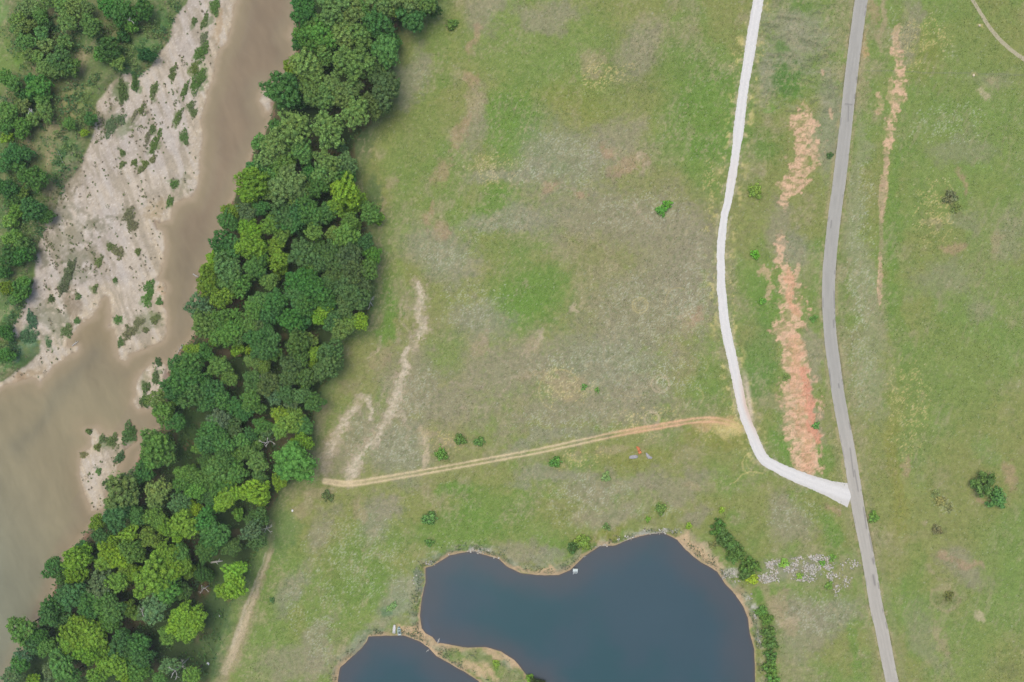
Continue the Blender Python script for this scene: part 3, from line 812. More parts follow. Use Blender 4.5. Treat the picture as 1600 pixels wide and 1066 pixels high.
# far fields beyond the survey keep the same kind of mix (base layers above)
# west bank
wb_ = smooth(6, -10, PX - np.interp(PY, [p[1] for p in R_WEST[::-1]], [p[0] for p in R_WEST[::-1]])) * (d_riv > -6) * (PX < 450) * (d_wood > 40)
mixto(lin((112, 124, 80)), wb_ * .8)
mixto(lin((138, 128, 92)), wb_ * smooth(.54, .7, nC) * .5)
mixto(lin((96, 128, 70)), wb_ * smooth(.52, .66, nB) * .7)
for b in [(TAN, 95, 190, 18, 40, 20), (lin((170, 146, 110)), 112, 155, 8, 10), (TAN, 130, 90, 10, 30, 25), (TAN, 165, 50, 16, 8, -30), (TAN, 95, 50, 18, 20), (TAN, 75, 250, 10, 24), (TAN, 78, 300, 9, 14), (TAN, 50, 110, 8, 6), (TAN, 85, 20, 12, 10), (lin((150, 148, 92)), 110, 170, 20, 30)]:
    blob(b[0], *b[1:5], ang=b[5] if len(b) > 5 else 0, s=.65, fine=True)
for b in [(GRN, 5, 90, 30, 60), (VIV, 30, 90, 12, 20), (lin((128, 158, 90)), 0, 20, 20, 30), (EMR, 200, 100, 24, 30), (EMR, 230, 70, 30, 24), (EMR, 250, 30, 14, 24), (EMR, 105, 245, 22, 34, 25), (EMR, 95, 280, 14, 20), (GRN, 130, 150, 16, 20), (EMR, 20, 500, 22, 18), (lin((86, 122, 88)), 45, 525, 16, 34), (EMR, 12, 560, 30, 20), (lin((70, 104, 64)), 30, 470, 16, 14), (lin((110, 128, 76)), 58, 345, 9, 30)]:
    blob(b[0], *b[1:5], ang=b[5] if len(b) > 5 else 0, s=.75, fine=True)

# floor of the wood: leaf litter and shade plants
wf = smooth(8, -8, d_wood)
mixto(lin((70, 88, 50)), wf)
mixto(lin((112, 100, 72)), wf * smooth(.52, .66, nC) * .7)
for b in [(lin((78, 108, 56)), 292, 690, 12, 40, 8), (lin((78, 104, 56)), 300, 660, 14, 26), (lin((160, 130, 96)), 295, 695, 2.5, 10, 28), (lin((118, 98, 74)), 368, 475, 9, 14), (lin((118, 98, 74)), 390, 480, 8, 10), (lin((118, 104, 78)), 350, 555, 16, 8), (lin((190, 160, 130)), 368, 557, 4, 2.5), (lin((112, 98, 72)), 400, 645, 16, 6), (lin((110, 100, 76)), 485, 240, 8, 20), (lin((140, 112, 90)), 617, 45, 7, 7), (lin((110, 94, 70)), 615, 28, 9, 6),
          (lin((88, 112, 62)), 350, 900, 20, 40), (lin((76, 100, 58)), 345, 810, 18, 16), (lin((92, 116, 66)), 340, 950, 24, 40), (lin((92, 114, 66)), 330, 1020, 20, 40), (lin((112, 92, 66)), 318, 918, 8, 14), (lin((118, 92, 66)), 130, 912, 4, 8), (lin((86, 106, 64)), 395, 720, 10, 10), (lin((104, 120, 72)), 575, 230, 14, 30), (lin((96, 118, 70)), 585, 300, 14, 30)]:
    blob(b[0], *b[1:5], ang=b[5] if len(b) > 5 else 0, s=.85, fine=True)
# greener fringe outside the wood
mixto(lin((92, 120, 72)), smooth(34, 0, d_wood + (nC - .5) * 24) * (d_wood > 0) * (d_riv > 5) * .5)

# river margin: sand, gravel and wet mud
SAND = lin((207, 193, 170)); SANDB = lin((208, 191, 160)); GRAV = lin((186, 175, 156)); MUD = lin((152, 134, 116)); WET = lin((168, 148, 118))
insand = (d_riv < 3)
sn = smooth(3, -1, d_riv)
sandc = SAND * (1 - smooth(.4, .65, nB)[..., None]) + lin((196, 184, 167)) * smooth(.4, .65, nB)[..., None]
yell = smooth(34, 4, d_rw)[..., None] * .9
sandc = sandc * (1 - yell) + SANDB * yell
shore = np.exp(-((d_bar + 1.5) / 0.1) ** 2)
mixto(sandc, sn)
grav_line = smooth(.42, .62, fbm(PX * 1.0, PY * 1.0, 7, 4, 140)) * .35
mixto(GRAV, sn * grav_line)
m_ = sn * ((spk < .05) * .35)
mixto(lin((150, 138, 116)), m_)
m_ = sn * ((spk > .965) * .6)
mixto(lin((226, 216, 198)), m_)
# dark drift lines and dried silt films following the current
u_ = PX * .34 + PY * .94
v_ = PX * .94 - PY * .34
flow = fbm(v_, u_ * .18, 9, 4, 150)
mixto(lin((166, 154, 128)), sn * smooth(.53, .66, flow) * .6)
mixto(lin((208, 200, 186)), sn * smooth(.44, .34, flow) * .4)
for b in [(lin((140, 136, 106)), 105, 370, 44, 26, -40), (lin((138, 134, 104)), 150, 350, 20, 12), (lin((140, 136, 106)), 70, 400, 10, 20), (lin((136, 132, 102)), 130, 430, 20, 10, -20), (lin((138, 134, 104)), 60, 480, 14, 18), (lin((128, 130, 96)), 90, 520, 14, 14), (lin((144, 138, 108)), 180, 130, 10, 18, 20), (lin((140, 134, 104)), 205, 190, 8, 16, 20), (lin((142, 136, 106)), 195, 340, 16, 24, 15), (lin((146, 142, 112)), 85, 330, 20, 34, 30), (lin((136, 132, 100)), 120, 400, 26, 18), (lin((128, 136, 104)), 105, 430, 14, 34, 15), (lin((132, 134, 100)), 80, 500, 26, 26), (lin((146, 128, 98)), 110, 480, 10, 30), (lin((150, 140, 110)), 100, 280, 14, 40, 25), (lin((150, 142, 110)), 170, 180, 14, 26, 30), (lin((184, 156, 110)), 336, 30, 8, 30, 10), (lin((178, 158, 118)), 240, 325, 12, 22, 35), (lin((150, 146, 108)), 285, 285, 10, 22, 20),
          (lin((132, 138, 98)), 225, 505, 24, 16, -25), (lin((136, 138, 100)), 200, 520, 16, 12, -40), (lin((190, 160, 118)), 247, 455, 6, 14), (lin((112, 130, 78)), 195, 200, 12, 16, 20), (lin((104, 128, 74)), 185, 145, 8, 18, -15), (lin((170, 148, 110)), 40, 590, 30, 8, -25), (lin((176, 150, 118)), 20, 600, 24, 8, -20), (lin((140, 136, 96)), 225, 590, 8, 14, 20), (lin((130, 134, 92)), 170, 690, 14, 16)]:
    blob(b[0], *b[1:5], ang=b[5] if len(b) > 5 else 0, s=.6, fine=True, rag=.9)
# mud flats behind the spits and beneath the water's edge
for b in [(MUD, 196, 715, 14, 34, 20), (MUD, 175, 768, 12, 16, 20), (MUD, 252, 590, 5, 18), (MUD, 250, 560, 18, 10), (lin((168, 146, 120)), 300, 130, 3, 3), (MUD, 245, 348, 9, 9)]:
    blob(b[0], *b[1:5], ang=b[5] if len(b) > 5 else 0, s=.85, fine=True)
for (px, py, hl, hw_, an, c, lab) in WEEDS:      # greener, siltier ground under each thicket
    blob(lin((c[0] + 26, c[1] + 20, c[2] + 24)), px, py, hw_ * 1.0, hl * 1.0, an, .75, .5, True, .4)
wet = np.clip(smooth(5.5, -.6, d_rw + (nD - .5) * 5) * (d_riv < 2), 0, 1)
mixto(WET, wet * .8)
mixto(lin((150, 118, 96)), ((d_riv > -3) & (d_riv < 8) & (d_wood < 14)) * (d_rw > -2) * smooth(.4, .6, nD) * .7)

# pond margins: orange clay lip, pale riprap stretches, reed litter
CLAY = lin((196, 170, 130)); CLAY2 = lin((208, 180, 140)); STONEY = lin((196, 194, 180)); REED = lin((166, 150, 112)); REEDG = lin((128, 140, 112))
lipw = 1.0 + 9.0 * smooth(.40, .70, nB * .5 + nC * .5)
lip = smooth(lipw + 2, lipw - 1.5, d_pond + (nD - .5) * 6) * (d_pond > -6)
mixto(CLAY, lip * (.75 + .25 * smooth(.4, .6, nC)))
back = np.exp(-((d_pond - 10) / 6.0) ** 2)
mixto(REEDG, back * smooth(.45, .6, nC) * .7 * (PY > 850))
mixto(lin((178, 172, 140)), back * smooth(.5, .64, nD) * .5)
for b in [(CLAY2, 640, 985, 24, 8, 10), (CLAY2, 662, 1000, 14, 9, 35), (CLAY2, 690, 1020, 10, 7, 40), (CLAY2, 760, 1050, 22, 7, 30), (CLAY2, 800, 1030, 8, 14, -40), (CLAY, 600, 990, 16, 4), (lin((200, 180, 146)), 1080, 850, 20, 15, 42), (lin((200, 180, 146)), 1100, 866, 22, 15, 42), (lin((196, 174, 138)), 1118, 882, 16, 10, 42), (REED, 1156, 925, 9, 10), (lin((150, 146, 106)), 1078, 838, 16, 8, 20), (STONEY, 672, 880, 8, 4, -25), (STONEY, 750, 862, 20, 3), (STONEY, 775, 871, 8, 3, 20), (STONEY, 940, 850, 12, 3, -15), (STONEY, 1020, 830, 40, 2.6, -5), (STONEY, 985, 842, 20, 3, -22),
          (lin((150, 158, 122)), 625, 940, 16, 20, 30), (lin((110, 142, 100)), 608, 950, 14, 8), (lin((160, 160, 124)), 640, 915, 10, 20), (lin((140, 150, 130)), 650, 900, 5, 22), (lin((150, 156, 128)), 560, 1005, 20, 14, -35), (lin((160, 160, 122)), 590, 975, 24, 6, -10), (GRN, 712, 1030, 20, 8, 25), (lin((130, 142, 90)), 745, 1030, 26, 12, 20), (VIV, 775, 1040, 8, 8), (lin((140, 142, 96)), 800, 1060, 20, 10), (CLAY2, 855, 895, 20, 4), (CLAY2, 815, 892, 16, 4, 25), (lin((150, 154, 120)), 850, 886, 26, 6), (STONEY, 1140, 895, 16, 9, 10), (STONEY, 1172, 935, 3, 8), (STONEY, 1181, 955, 3, 10), (STONEY, 1187, 1000, 3, 10)]:
    blob(b[0], *b[1:5], ang=b[5] if len(b) > 5 else 0, s=.75, fine=True, rag=.5)
mixto(lin((134, 116, 94)), smooth(1.0, -2, d_pond) * .8)
for b in [(CLAY2, 1072, 846, 18, 12, 45), (CLAY2, 1092, 868, 20, 12, 42), (CLAY2, 1116, 886, 14, 9, 42), (CLAY2, 645, 988, 30, 8, 12), (CLAY2, 678, 1012, 20, 9, 42), (CLAY2, 740, 1050, 26, 7, 32), (CLAY2, 806, 1036, 8, 20, -42), (CLAY2, 770, 1022, 22, 5, 12), (CLAY2, 662, 930, 6, 40, 3), (CLAY2, 850, 898, 34, 5, 3), (CLAY2, 1160, 938, 8, 14, -35)]:
    blob(b[0], *b[1:5], ang=b[5], s=.8, fine=True, rag=.7)
col[d_pond < -2] = lin((134, 116, 94))
# rubble strip soil
blob(lin((150, 150, 128)), 1235, 888, 60, 16, -6, .55, .8, True)
# worn pale scrape beside rubble
stroke(TAN, [(1195, 915), (1205, 940), (1215, 965), (1228, 975)], [5, 8, 9, 8], .6, .9)

# fine mottling everywhere on land: straw, clover and bare specks between the blades
fm = fbm(PX, PY * 1.0, 3.2, 3, 600)
land = ((d_riv > 4) & (d_wood > 4) & (d_pond > 6) & (d_tr > 6)).astype(float)
dryness = smooth(.42, .62, nB * .6 + nC * .4)
mixto(lin((176, 166, 126)), land * smooth(.58, .74, fm) * (.18 + .32 * dryness) * (1 - .55 * EAST))
mixto(lin((100, 124, 58)), land * smooth(.42, .28, fm) * .32)
st_ = fbm(PX * 1.3 + PY * .5, PY * .35 - PX * .14, 7, 3, 620)
mixto(lin((168, 158, 122)), land * smooth(.56, .72, st_) * dryness * .3)
gfac = 1 + (nE - .5) * .22 + (nD - .5) * .22 + (spk - .5) * np.where(d_riv < 0, .10, .16)
col = col * gfac[..., None] * np.where((d_riv > 3) & (d_wood > 0), 1.06, 1.0)[..., None]
col_alb = np.clip(col * ALB * WB, 0, .95)

# ------------------------------------------------------------------ split the sheet into named pieces of the setting
def cellc(A):
    return 0.25 * (A[:-1, :-1] + A[1:, :-1] + A[:-1, 1:] + A[1:, 1:])


c_rw, c_riv, c_pond, c_tr, c_px, c_py = map(cellc, (d_rw, d_riv, d_pond, d_tr, PX, PY))
c_bar, c_sp = cellc(d_bar), cellc(d_sp)
c_land = np.zeros(c_rw.shape, int)                                   # 0 meadow
c_land[(c_riv < 0) & (c_bar < 1.5)] = 1                              # sandbar
c_land[(c_riv < 0) & (c_sp < 1.5) & (c_bar > 1.5)] = 2               # gravel spit
c_land[(c_riv < 0) & (c_bar >= 1.5) & (c_sp >= 1.5)] = 3             # river bed
c_land[(c_pond < 4)] = 4                                             # pond shore and bed
c_land[(c_tr < 6.5) & (c_px < 1165)] = 5                             # dirt track
INDEX = np.arange(NX * NY).reshape(NX, NY)
quads = np.stack([INDEX[:-1, :-1], INDEX[1:, :-1], INDEX[1:, 1:], INDEX[:-1, 1:]], -1)
VERT = np.column_stack([GX.ravel(), GY.ravel(), Z.ravel()])
CALB = col_alb.reshape(-1, 3)


def sheet(name, mask, mat, label=None, verts=VERT, cols=CALB):
    q = quads[mask]
    ids, inv = np.unique(q.ravel(), return_inverse=True)
    me = make_mesh(name, verts[ids], inv.reshape(-1, 4), cols[ids], True)
    o = link(name, me, mat)
    tag(o, label, None, None, "structure")
    return o


deep = ((c_rw < -20) & (c_land == 3)) | ((c_pond < -16) & (c_land == 4))
sheet("ground", c_land == 0, MAT_GROUND, "mown green and straw coloured meadow around the wood, ponds and roads")
sheet("sandbar", c_land == 1, MAT_SAND, "wide pale sandbar along the left side of the brown river")
sheet("gravel_spit", c_land == 2, MAT_SAND, "small pale gravel spits along the wooded bank")
sheet("river_bed", (c_land == 3) & ~deep, MAT_SAND)
sheet("pond_shore", (c_land == 4) & ~deep, MAT_GROUND, "narrow orange clay shore around the two ponds")
sheet("dirt_track", c_land == 5, MAT_GROUND, "twin rutted dirt track crossing the meadow to the white gravel path")

# water sheets
SH = lin((166, 146, 120)); MID = lin((150, 134, 110)); UP = lin((144, 128, 112)); DEEP = lin((136, 140, 124)); ORGW = lin((160, 138, 108)); STREAK = lin((138, 130, 108))
wcol = np.zeros(col.shape)
low = smooth(540, 640, PY)[..., None]
wcol[:] = lin((146, 134, 104)) * (1 - low) + lin((158, 147, 113)) * low
up_c = (smooth(-6, -34, d_rw) * smooth(500, 300, PY))[..., None]
wcol = wcol * (1 - up_c * .7) + lin((148, 128, 102)) * up_c * .7
lo_left = smooth(60, 330, (PY - 600) * .75 - (PX - 60) * .9)[..., None]
wcol = wcol * (1 - lo_left) + lin((141, 141, 115)) * lo_left
mauve = (smooth(-40, -4, d_rw) * (PX > np.interp(PY, [0, 500, 560, 800, 1066], [390, 270, 240, 100, 10])) * .55)[..., None]
wcol = wcol * (1 - mauve) + lin((148, 135, 112)) * mauve
strk = poly_sdf(PX + (nB - .5) * 30, PY + (nB - .5) * 30, [(160, 500), (140, 545), (105, 600), (60, 650), (20, 700)], False)
ms_ = (np.exp(-(strk / 16) ** 2) * .36)[..., None]
wcol = wcol * (1 - ms_) + lin((118, 118, 98)) * ms_
lag = (smooth(560, 520, PY) * (PX < 190) * (PX > 80))[..., None] * .7
wcol = wcol * (1 - lag) + lin((150, 134, 98)) * lag
flow2 = fbm(v_, u_ * .25, 26, 4, 160)
wcol = wcol * (.92 + (flow2[..., None] - .5) * .30)
eddy = fbm(v_ + (nB - .5) * 40, u_ * .3, 8, 3, 165)
wcol = wcol * (1 + (smooth(.5, .75, eddy) * .05 - smooth(.5, .25, eddy) * .05)[..., None])
shal0 = np.clip(smooth(-26 - 16 * nC, 1, np.maximum(d_rw, -d_bar)), 0, 1)[..., None] * .5
wcol = wcol * (1 - shal0) + lin((166, 148, 114)) * shal0
shal = np.clip(smooth(-6 - 9 * nC, 1, d_rw), 0, 1)[..., None] * .85
wcol = wcol * (1 - shal) + lin((176, 158, 128)) * shal
sheet("river", (c_rw < 4) & (c_riv < 12), MAT_RIVER, "wide silty brown river beside the sandbar and the wood",
      np.column_stack([GX.ravel(), GY.ravel(), np.full(GX.size, RIVER_Z)]), np.clip(wcol * ALB * WB, 0, .9).reshape(-1, 3))
pcol = np.zeros(col.shape)
pcol[:] = lin((54, 88, 93))  # base blue holds the reflected sky as well as the water's depth
pm = smooth(.40, .64, nA * .6 + nB * .4)[..., None]
pcol = pcol * (1 - pm) + lin((64, 88, 96)) * pm
ps = np.clip(smooth(-50, -2, d_pond + (nB - .5) * 30 + smooth(1040, 1130, PX) * 14), 0, 1)[..., None] * .85
pcol = pcol * (1 - ps) + lin((82, 88, 92)) * ps
pw = np.clip(smooth(-5, 0, d_pond), 0, 1)[..., None] * .6
pcol = pcol * (1 - pw) + lin((100, 88, 78)) * pw
for (cx, cy, rx, ry, an) in [(668, 985, 5, 22, -15), (690, 1004, 16, 4, 10)]:
    a = math.radians(an)
    u = ((PX - cx) * math.cos(a) + (PY - cy) * math.sin(a)) / rx
    v = (-(PX - cx) * math.sin(a) + (PY - cy) * math.cos(a)) / ry
    m_ = (smooth(1.3, .4, np.sqrt(u * u + v * v)) * .35)[..., None]
    pcol = pcol * (1 - m_) + lin((84, 98, 112)) * m_
pv = np.column_stack([GX.ravel(), GY.ravel(), np.full(GX.size, POND_Z)])
pc = np.clip(pcol * ALB * WB, 0, .9).reshape(-1, 3)
d_p2 = cellc(poly_sdf(PX, PY, POND2))
sheet("pond", (c_pond < 3) & (d_p2 > 14), MAT_POND, "large dark blue pond with a scalloped shore", pv, pc)
sheet("pond", (c_pond < 3) & (d_p2 <= 14), MAT_POND, "small dark blue pond at the bottom edge", pv, pc)


# ------------------------------------------------------------------ road and tracks (sheets laid over the ground)
def ribbon(name, line, half, mat, base, label, z, ns=11, edge=0.5, step=2.0, seed=0, deco=None, hw=None):
    L = catmull(line, step)
    dx = np.gradient(L[:, 0]); dy = np.gradient(L[:, 1])
    ln = np.hypot(dx, dy)
    nx, ny = -dy / ln, dx / ln
    s = np.concatenate([[0], np.cumsum(np.hypot(np.diff(L[:, 0]), np.diff(L[:, 1])))])
    H = np.full(len(L), float(half)) if hw is None else np.interp(L[:, 1], *hw)
    wl_ = H + (fbm(s, s * 0, 4.5, 4, seed, .75) - .5) * 2 * edge + (fbm(s, s * 0, 60, 2, seed + 2) - .5) * edge * 1.6
    wr_ = H + (fbm(s, s * 0 + 9, 4.5, 4, seed + 5, .75) - .5) * 2 * edge + (fbm(s, s * 0 + 5, 60, 2, seed + 7) - .5) * edge * 1.6
    t = np.linspace(0, 1, ns)
    off = -wl_[:, None] * (1 - t) + wr_[:, None] * t
    X = L[:, 0:1] + nx[:, None] * off
    Y = L[:, 1:2] + ny[:, None] * off
    c = np.broadcast_to(lin(base), (len(L), ns, 3)).copy()
    T = off
    S = np.repeat(s[:, None], ns, 1)
    if deco:
        c = deco(c, S, T, X, Y)
    V = np.column_stack([wx(X).ravel(), wy(Y).ravel(), np.full(X.size, z) + (0.03 * (1 - (np.abs(np.tile(t, len(L)) * 2 - 1)) ** 2))])
    ii = np.arange(len(L) * ns).reshape(len(L), ns)
    q = np.stack([ii[:-1, :-1], ii[:-1, 1:], ii[1:, 1:], ii[1:, :-1]], -1).reshape(-1, 4)
    o = link(name, make_mesh(name, V, q, np.clip(c.reshape(-1, 3) * ALB * WB, 0, .95), True), mat)
    tag(o, label, None, None, "structure")
    return o


def deco_road(c, S, T, X, Y):
    n = fbm(S * .2, T * 1.5, 4, 3, 200)
    c = c * (1 + (n[..., None] - .5) * .16)
    for o_, k in ((-4.5, .95), (4.5, .95), (0.6, .93)):
        m = (np.exp(-((T - o_) / 2.0) ** 2) * (1 - k))[..., None]
        c = c * (1 - m)
    upper = smooth(560, 760, Y)[..., None]
    c = c * (.97 - .0 * upper) * (1 - upper) + c * np.array([1.10, 1.07, 1.04]) * upper
    crack = smooth(.62, .70, fbm(S, S * 0, 14, 3, 210)) * (np.exp(-((T - 9.0) / .7) ** 2)) * (Y > 640) * .7
    crack += smooth(.60, .68, fbm(S, S * 0 + 3, 11, 3, 220)) * np.exp(-((T + 8.8) / .9) ** 2)
    crack += smooth(.64, .70, fbm(S, S * 0 + 7, 16, 3, 230)) * np.exp(-((T - 8.8) / .9) ** 2) * (Y < 640) * .8
    for (x0, y0, x1, y1, wd) in [(1321, 163, 1331, 164, 1.0), (1326, 166, 1325, 190, .8), (1299, 345, 1298, 356, .8), (1364, 899, 1367, 914, 1.6), (1363, 873, 1365, 881, 1.3), (1302, 500, 1303, 512, .9), (1310, 600, 1311, 606, 1.0), (1328, 700, 1334, 745, .9), (1335, 735, 1341, 768, .8), (1349, 793, 1354, 826, 1.1), (1296, 585, 1297, 592, 1.0)]:
        ex, ey = x1 - x0, y1 - y0
        t = np.clip(((X - x0) * ex + (Y - y0) * ey) / (ex * ex + ey * ey), 0, 1)
        crack = crack + np.exp(-(np.hypot(X - x0 - t * ex, Y - y0 - t * ey) / wd) ** 2)
    m = np.clip(crack, 0, 1)[..., None] * .5
    c = c * (1 - m) + lin((88, 84, 84)) * m
    ed = smooth(8.6, 10.6, np.abs(T))[..., None] * .45
    return c * (1 - ed) + lin((184, 172, 152)) * ed


def deco_white(c, S, T, X, Y):
    n = fbm(S * .35, T * 1.2, 4, 4, 240)
    c = c * (1 + (n[..., None] - .5) * .12)
    rut = (np.exp(-((np.abs(T) - 3.4) / 1.3) ** 2) * .05)[..., None]
    c = c * (1 - .05 + rut - (smooth(.55, .7, n) * .06)[..., None])
    m = (np.exp(-((Y - 275) / 26) ** 2) * .12 + np.exp(-((Y - 640) / 40) ** 2) * smooth(-2, 7, -T) * .55 + np.exp(-((Y - 620) / 50) ** 2) * smooth(0, 8, np.abs(T)) * .2)[..., None]
    c = c * (1 - m) + lin((226, 190, 160)) * m
    ed = smooth(6.0, 9.5, np.abs(T) + (n - .5) * 3)[..., None] * .3
    return c * (1 - ed) + lin((196, 190, 172)) * ed


ribbon("asphalt_road", ROAD_C, 10.0, MAT_ASPHALT, (184, 181, 169), "pale grey worn asphalt road running down the right side", 0.05, 25, .7, 1.6, 300, deco_road)
ribbon("gravel_path", WHITE_C, 8.0, MAT_GRAVEL, (238, 235, 226), "bright white crushed gravel path curving to meet the asphalt road", 0.03, 15, 1.5, .9, 320, deco_white,
       hw=([-200, 0, 210, 230, 330, 440, 640, 700, 730, 752, 764, 775], [8.2, 8.2, 7.6, 6.1, 6.4, 6.7, 7.6, 8.4, 9.0, 10.2, 13, 19]))
ribbon("footpath", [(1480, -90), (1500, -40), (1520, 0), (1532, 20), (1545, 41), (1562, 62), (1582, 80), (1604, 95), (1640, 115), (1700, 140)], 3.0, MAT_GROUND, (186, 178, 144), "narrow pale dirt footpath curving across the top right corner", 0.02, 7, .8, 2, 340)
# ------------------------------------------------------------------ trees
def ico_like(n_lat=4, n_lon=7):
    v = [(0, 0, 1)]
    for i in range(1, n_lat):
        th = PI * i / n_lat
        for k in range(n_lon):
            ph = 2 * PI * (k + .5 * (i % 2)) / n_lon
            v.append((math.sin(th) * math.cos(ph), math.sin(th) * math.sin(ph), math.cos(th)))
    v.append((0, 0, -1))
    f = []
    for k in range(n_lon):
        f.append((0, 1 + k, 1 + (k + 1) % n_lon))
    for i in range(n_lat - 2):
        for k in range(n_lon):
            a = 1 + i * n_lon + k; b = 1 + i * n_lon + (k + 1) % n_lon
            c = a + n_lon; d = b + n_lon
            f.append((a, c, d)); f.append((a, d, b))
    base = 1 + (n_lat - 2) * n_lon
    last = len(v) - 1
    for k in range(n_lon):
        f.append((base + k, last, base + (k + 1) % n_lon))
    return np.array(v), np.array(f)


ICO_V, ICO_F = ico_like()


def leaf_cards(P, N, size, r, col_mul, two_sided_jit=.42):
    """small leaf sprays (kite shaped quads) at points P facing roughly along N"""
    n = len(P)
    Nj = N + r.normal(0, two_sided_jit, (n, 3))
    Nj /= np.linalg.norm(Nj, axis=1)[:, None] + 1e-9
    A = np.cross(Nj, r.normal(0, 1, (n, 3)))
    A /= np.linalg.norm(A, axis=1)[:, None] + 1e-9
    B = np.cross(Nj, A)
    s = size * (0.6 + 0.8 * r.random(n))[:, None]
    V = np.stack([P - A * s, P - B * s * .55 + Nj * s * .15, P + A * s, P + B * s * .55 + Nj * s * .15], 1).reshape(-1, 3)
    F = np.arange(4 * n).reshape(n, 4)
    c = np.repeat(col_mul, 4, 0)
    return V, F, c


def crown_mesh(name, seed, n_lobes=40, lobe=(.2, .34), per=46, leaf=.075, flat=.8, open_=0.0, irr=.2, core=True):
    r = np.random.default_rng(seed)
    # outline with bulges and bays
    ph = r.random(6) * 2 * PI
    def rad(a):
        return 1 + irr * (.6 * np.sin(2 * a + ph[0]) + .5 * np.sin(3 * a + ph[1]) + .5 * np.sin(5 * a + ph[2]) + .3 * np.sin(7 * a + ph[3]))
    V, F4, F3, Cc = [], [], [], []
    nv = 0
    cent = []
    tries = 0
    while len(cent) < n_lobes and tries < 4000:
        tries += 1
        a = r.random() * 2 * PI
        rr = math.sqrt(r.random()) * .86
        lr = r.uniform(*lobe) * (1.0 if rr < .6 else .85)
        R = rad(a)
        rad_pos = rr * R
        top = math.sqrt(max(0, 1 - rr * rr)) * flat
        z = top * r.uniform(.55, 1.08) if r.random() < .72 else top * r.uniform(-.55, .5)
        c = np.array([rad_pos * math.cos(a), rad_pos * math.sin(a), z])
        if any(np.linalg.norm((c - q[0]) * np.array([1, 1, .6])) < (lr + q[1]) * .56 for q in cent):
            continue
        cent.append((c, lr))
    for c, lr in cent:
        tint = r.uniform(.84, 1.18)
        hue = r.normal(0, .04)
        if core:
            v = ICO_V * lr * .80 * np.array([1, 1, .85]) + c
            F3.append(ICO_F + nv); V.append(v); nv += len(v)
            Cc.append(np.tile(np.array([tint * (1 + hue), tint, tint * (1 - hue)]) * .9, (len(v), 1)))
        n = int(per * (lr / np.mean(lobe)) ** 2)
        d = r.normal(0, 1, (n, 3))
        d[:, 2] = np.where(d[:, 2] < -.5, -d[:, 2], d[:, 2])
        d /= np.linalg.norm(d, axis=1)[:, None]
        sub = 1 + .16 * np.sin(d[:, 0] * 7 + seed) * np.sin(d[:, 1] * 7 + lr * 40) * 1.2
        P = c + d * (lr * sub * (0.8 + .28 * r.random(n)))[:, None] * np.array([1, 1, .85])
        t = tint * (0.58 + .84 * r.random(n))
        cm = np.column_stack([t * (1 + hue), t, t * (1 - hue)])
        v, f, cc = leaf_cards(P, d, leaf, r, cm)
        V.append(v); F4.append(f + nv); nv += len(v); Cc.append(cc)
    # a haze of loose twigs and leaves beyond the boughs
    n = int(n_lobes * per * .12)
    a = r.random(n) * 2 * PI
    rr = np.sqrt(r.random(n)) * 1.02
    P = np.column_stack([rr * rad(a) * np.cos(a), rr * rad(a) * np.sin(a), np.sqrt(np.clip(1.06 - rr * rr, 0, 1)) * flat * r.uniform(.3, 1.1, n)])
    t = 0.8 + .35 * r.random(n)
    v, f, cc = leaf_cards(P, P + np.array([0, 0, .5]), leaf * .9, r, np.column_stack([t, t, t]), .9)
    V.append(v); F4.append(f + nv); nv += len(v); Cc.append(cc)
    fs = [np.vstack(F4)]
    if F3:
        fs.append(np.vstack(F3))
    me = make_mesh(name, np.vstack(V), fs, np.vstack(Cc))
    me.materials.append(MAT_LEAF)
    return me


def trunk_mesh(name, seed):
    """unit height trunk with limbs reaching into the crown"""
    r = np.random.default_rng(seed)
    b = MB()
    b.tube([(0, 0, -.05), (.01, .0, .15), (-.01, .02, .4), (.02, -.01, .72)], [.028, .022, .017, .008], 8)
    for k in range(5):
        a = k * 2 * PI / 5 + r.uniform(-.4, .4)
        z0 = r.uniform(.25, .5)
        d = r.uniform(.16, .28)
        b.tube([(0, 0, z0), (math.cos(a) * d * .5, math.sin(a) * d * .5, z0 + .12), (math.cos(a) * d, math.sin(a) * d, z0 + .24)], [.012, .008, .004], 5)
    me = b.mesh(name)
    me.materials.append(MAT_BARK)
    return me


BIG = [crown_mesh("crown", 100 + i, 120, (.10, .19), 42, .046, irr=.27) for i in range(8)]
LUMPY = [crown_mesh("crown", 140 + i, 90, (.12, .20), 52, .046, irr=.2) for i in range(5)]
FEATHER = [crown_mesh("crown", 180 + i, 110, (.08, .16), 30, .056, irr=.26) for i in range(5)]
SMALL = [crown_mesh("crown", 220 + i, 32, (.18, .32), 44, .1, irr=.2) for i in range(5)]
TRUNKS = [trunk_mesh("trunk", 300 + i) for i in range(4)]

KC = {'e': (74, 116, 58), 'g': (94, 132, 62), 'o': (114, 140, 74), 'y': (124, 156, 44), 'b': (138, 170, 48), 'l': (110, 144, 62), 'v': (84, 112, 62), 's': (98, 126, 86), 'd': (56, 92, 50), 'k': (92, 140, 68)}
KW = {'e': "deep green", 'g': "mid green", 'o': "sage green", 'y': "yellow green", 'b': "bright lime", 'l': "olive green", 'v': "dark olive", 's': "grey green", 'd': "dark green", 'k': "vivid green"}
LEAF_GAIN = 1.9

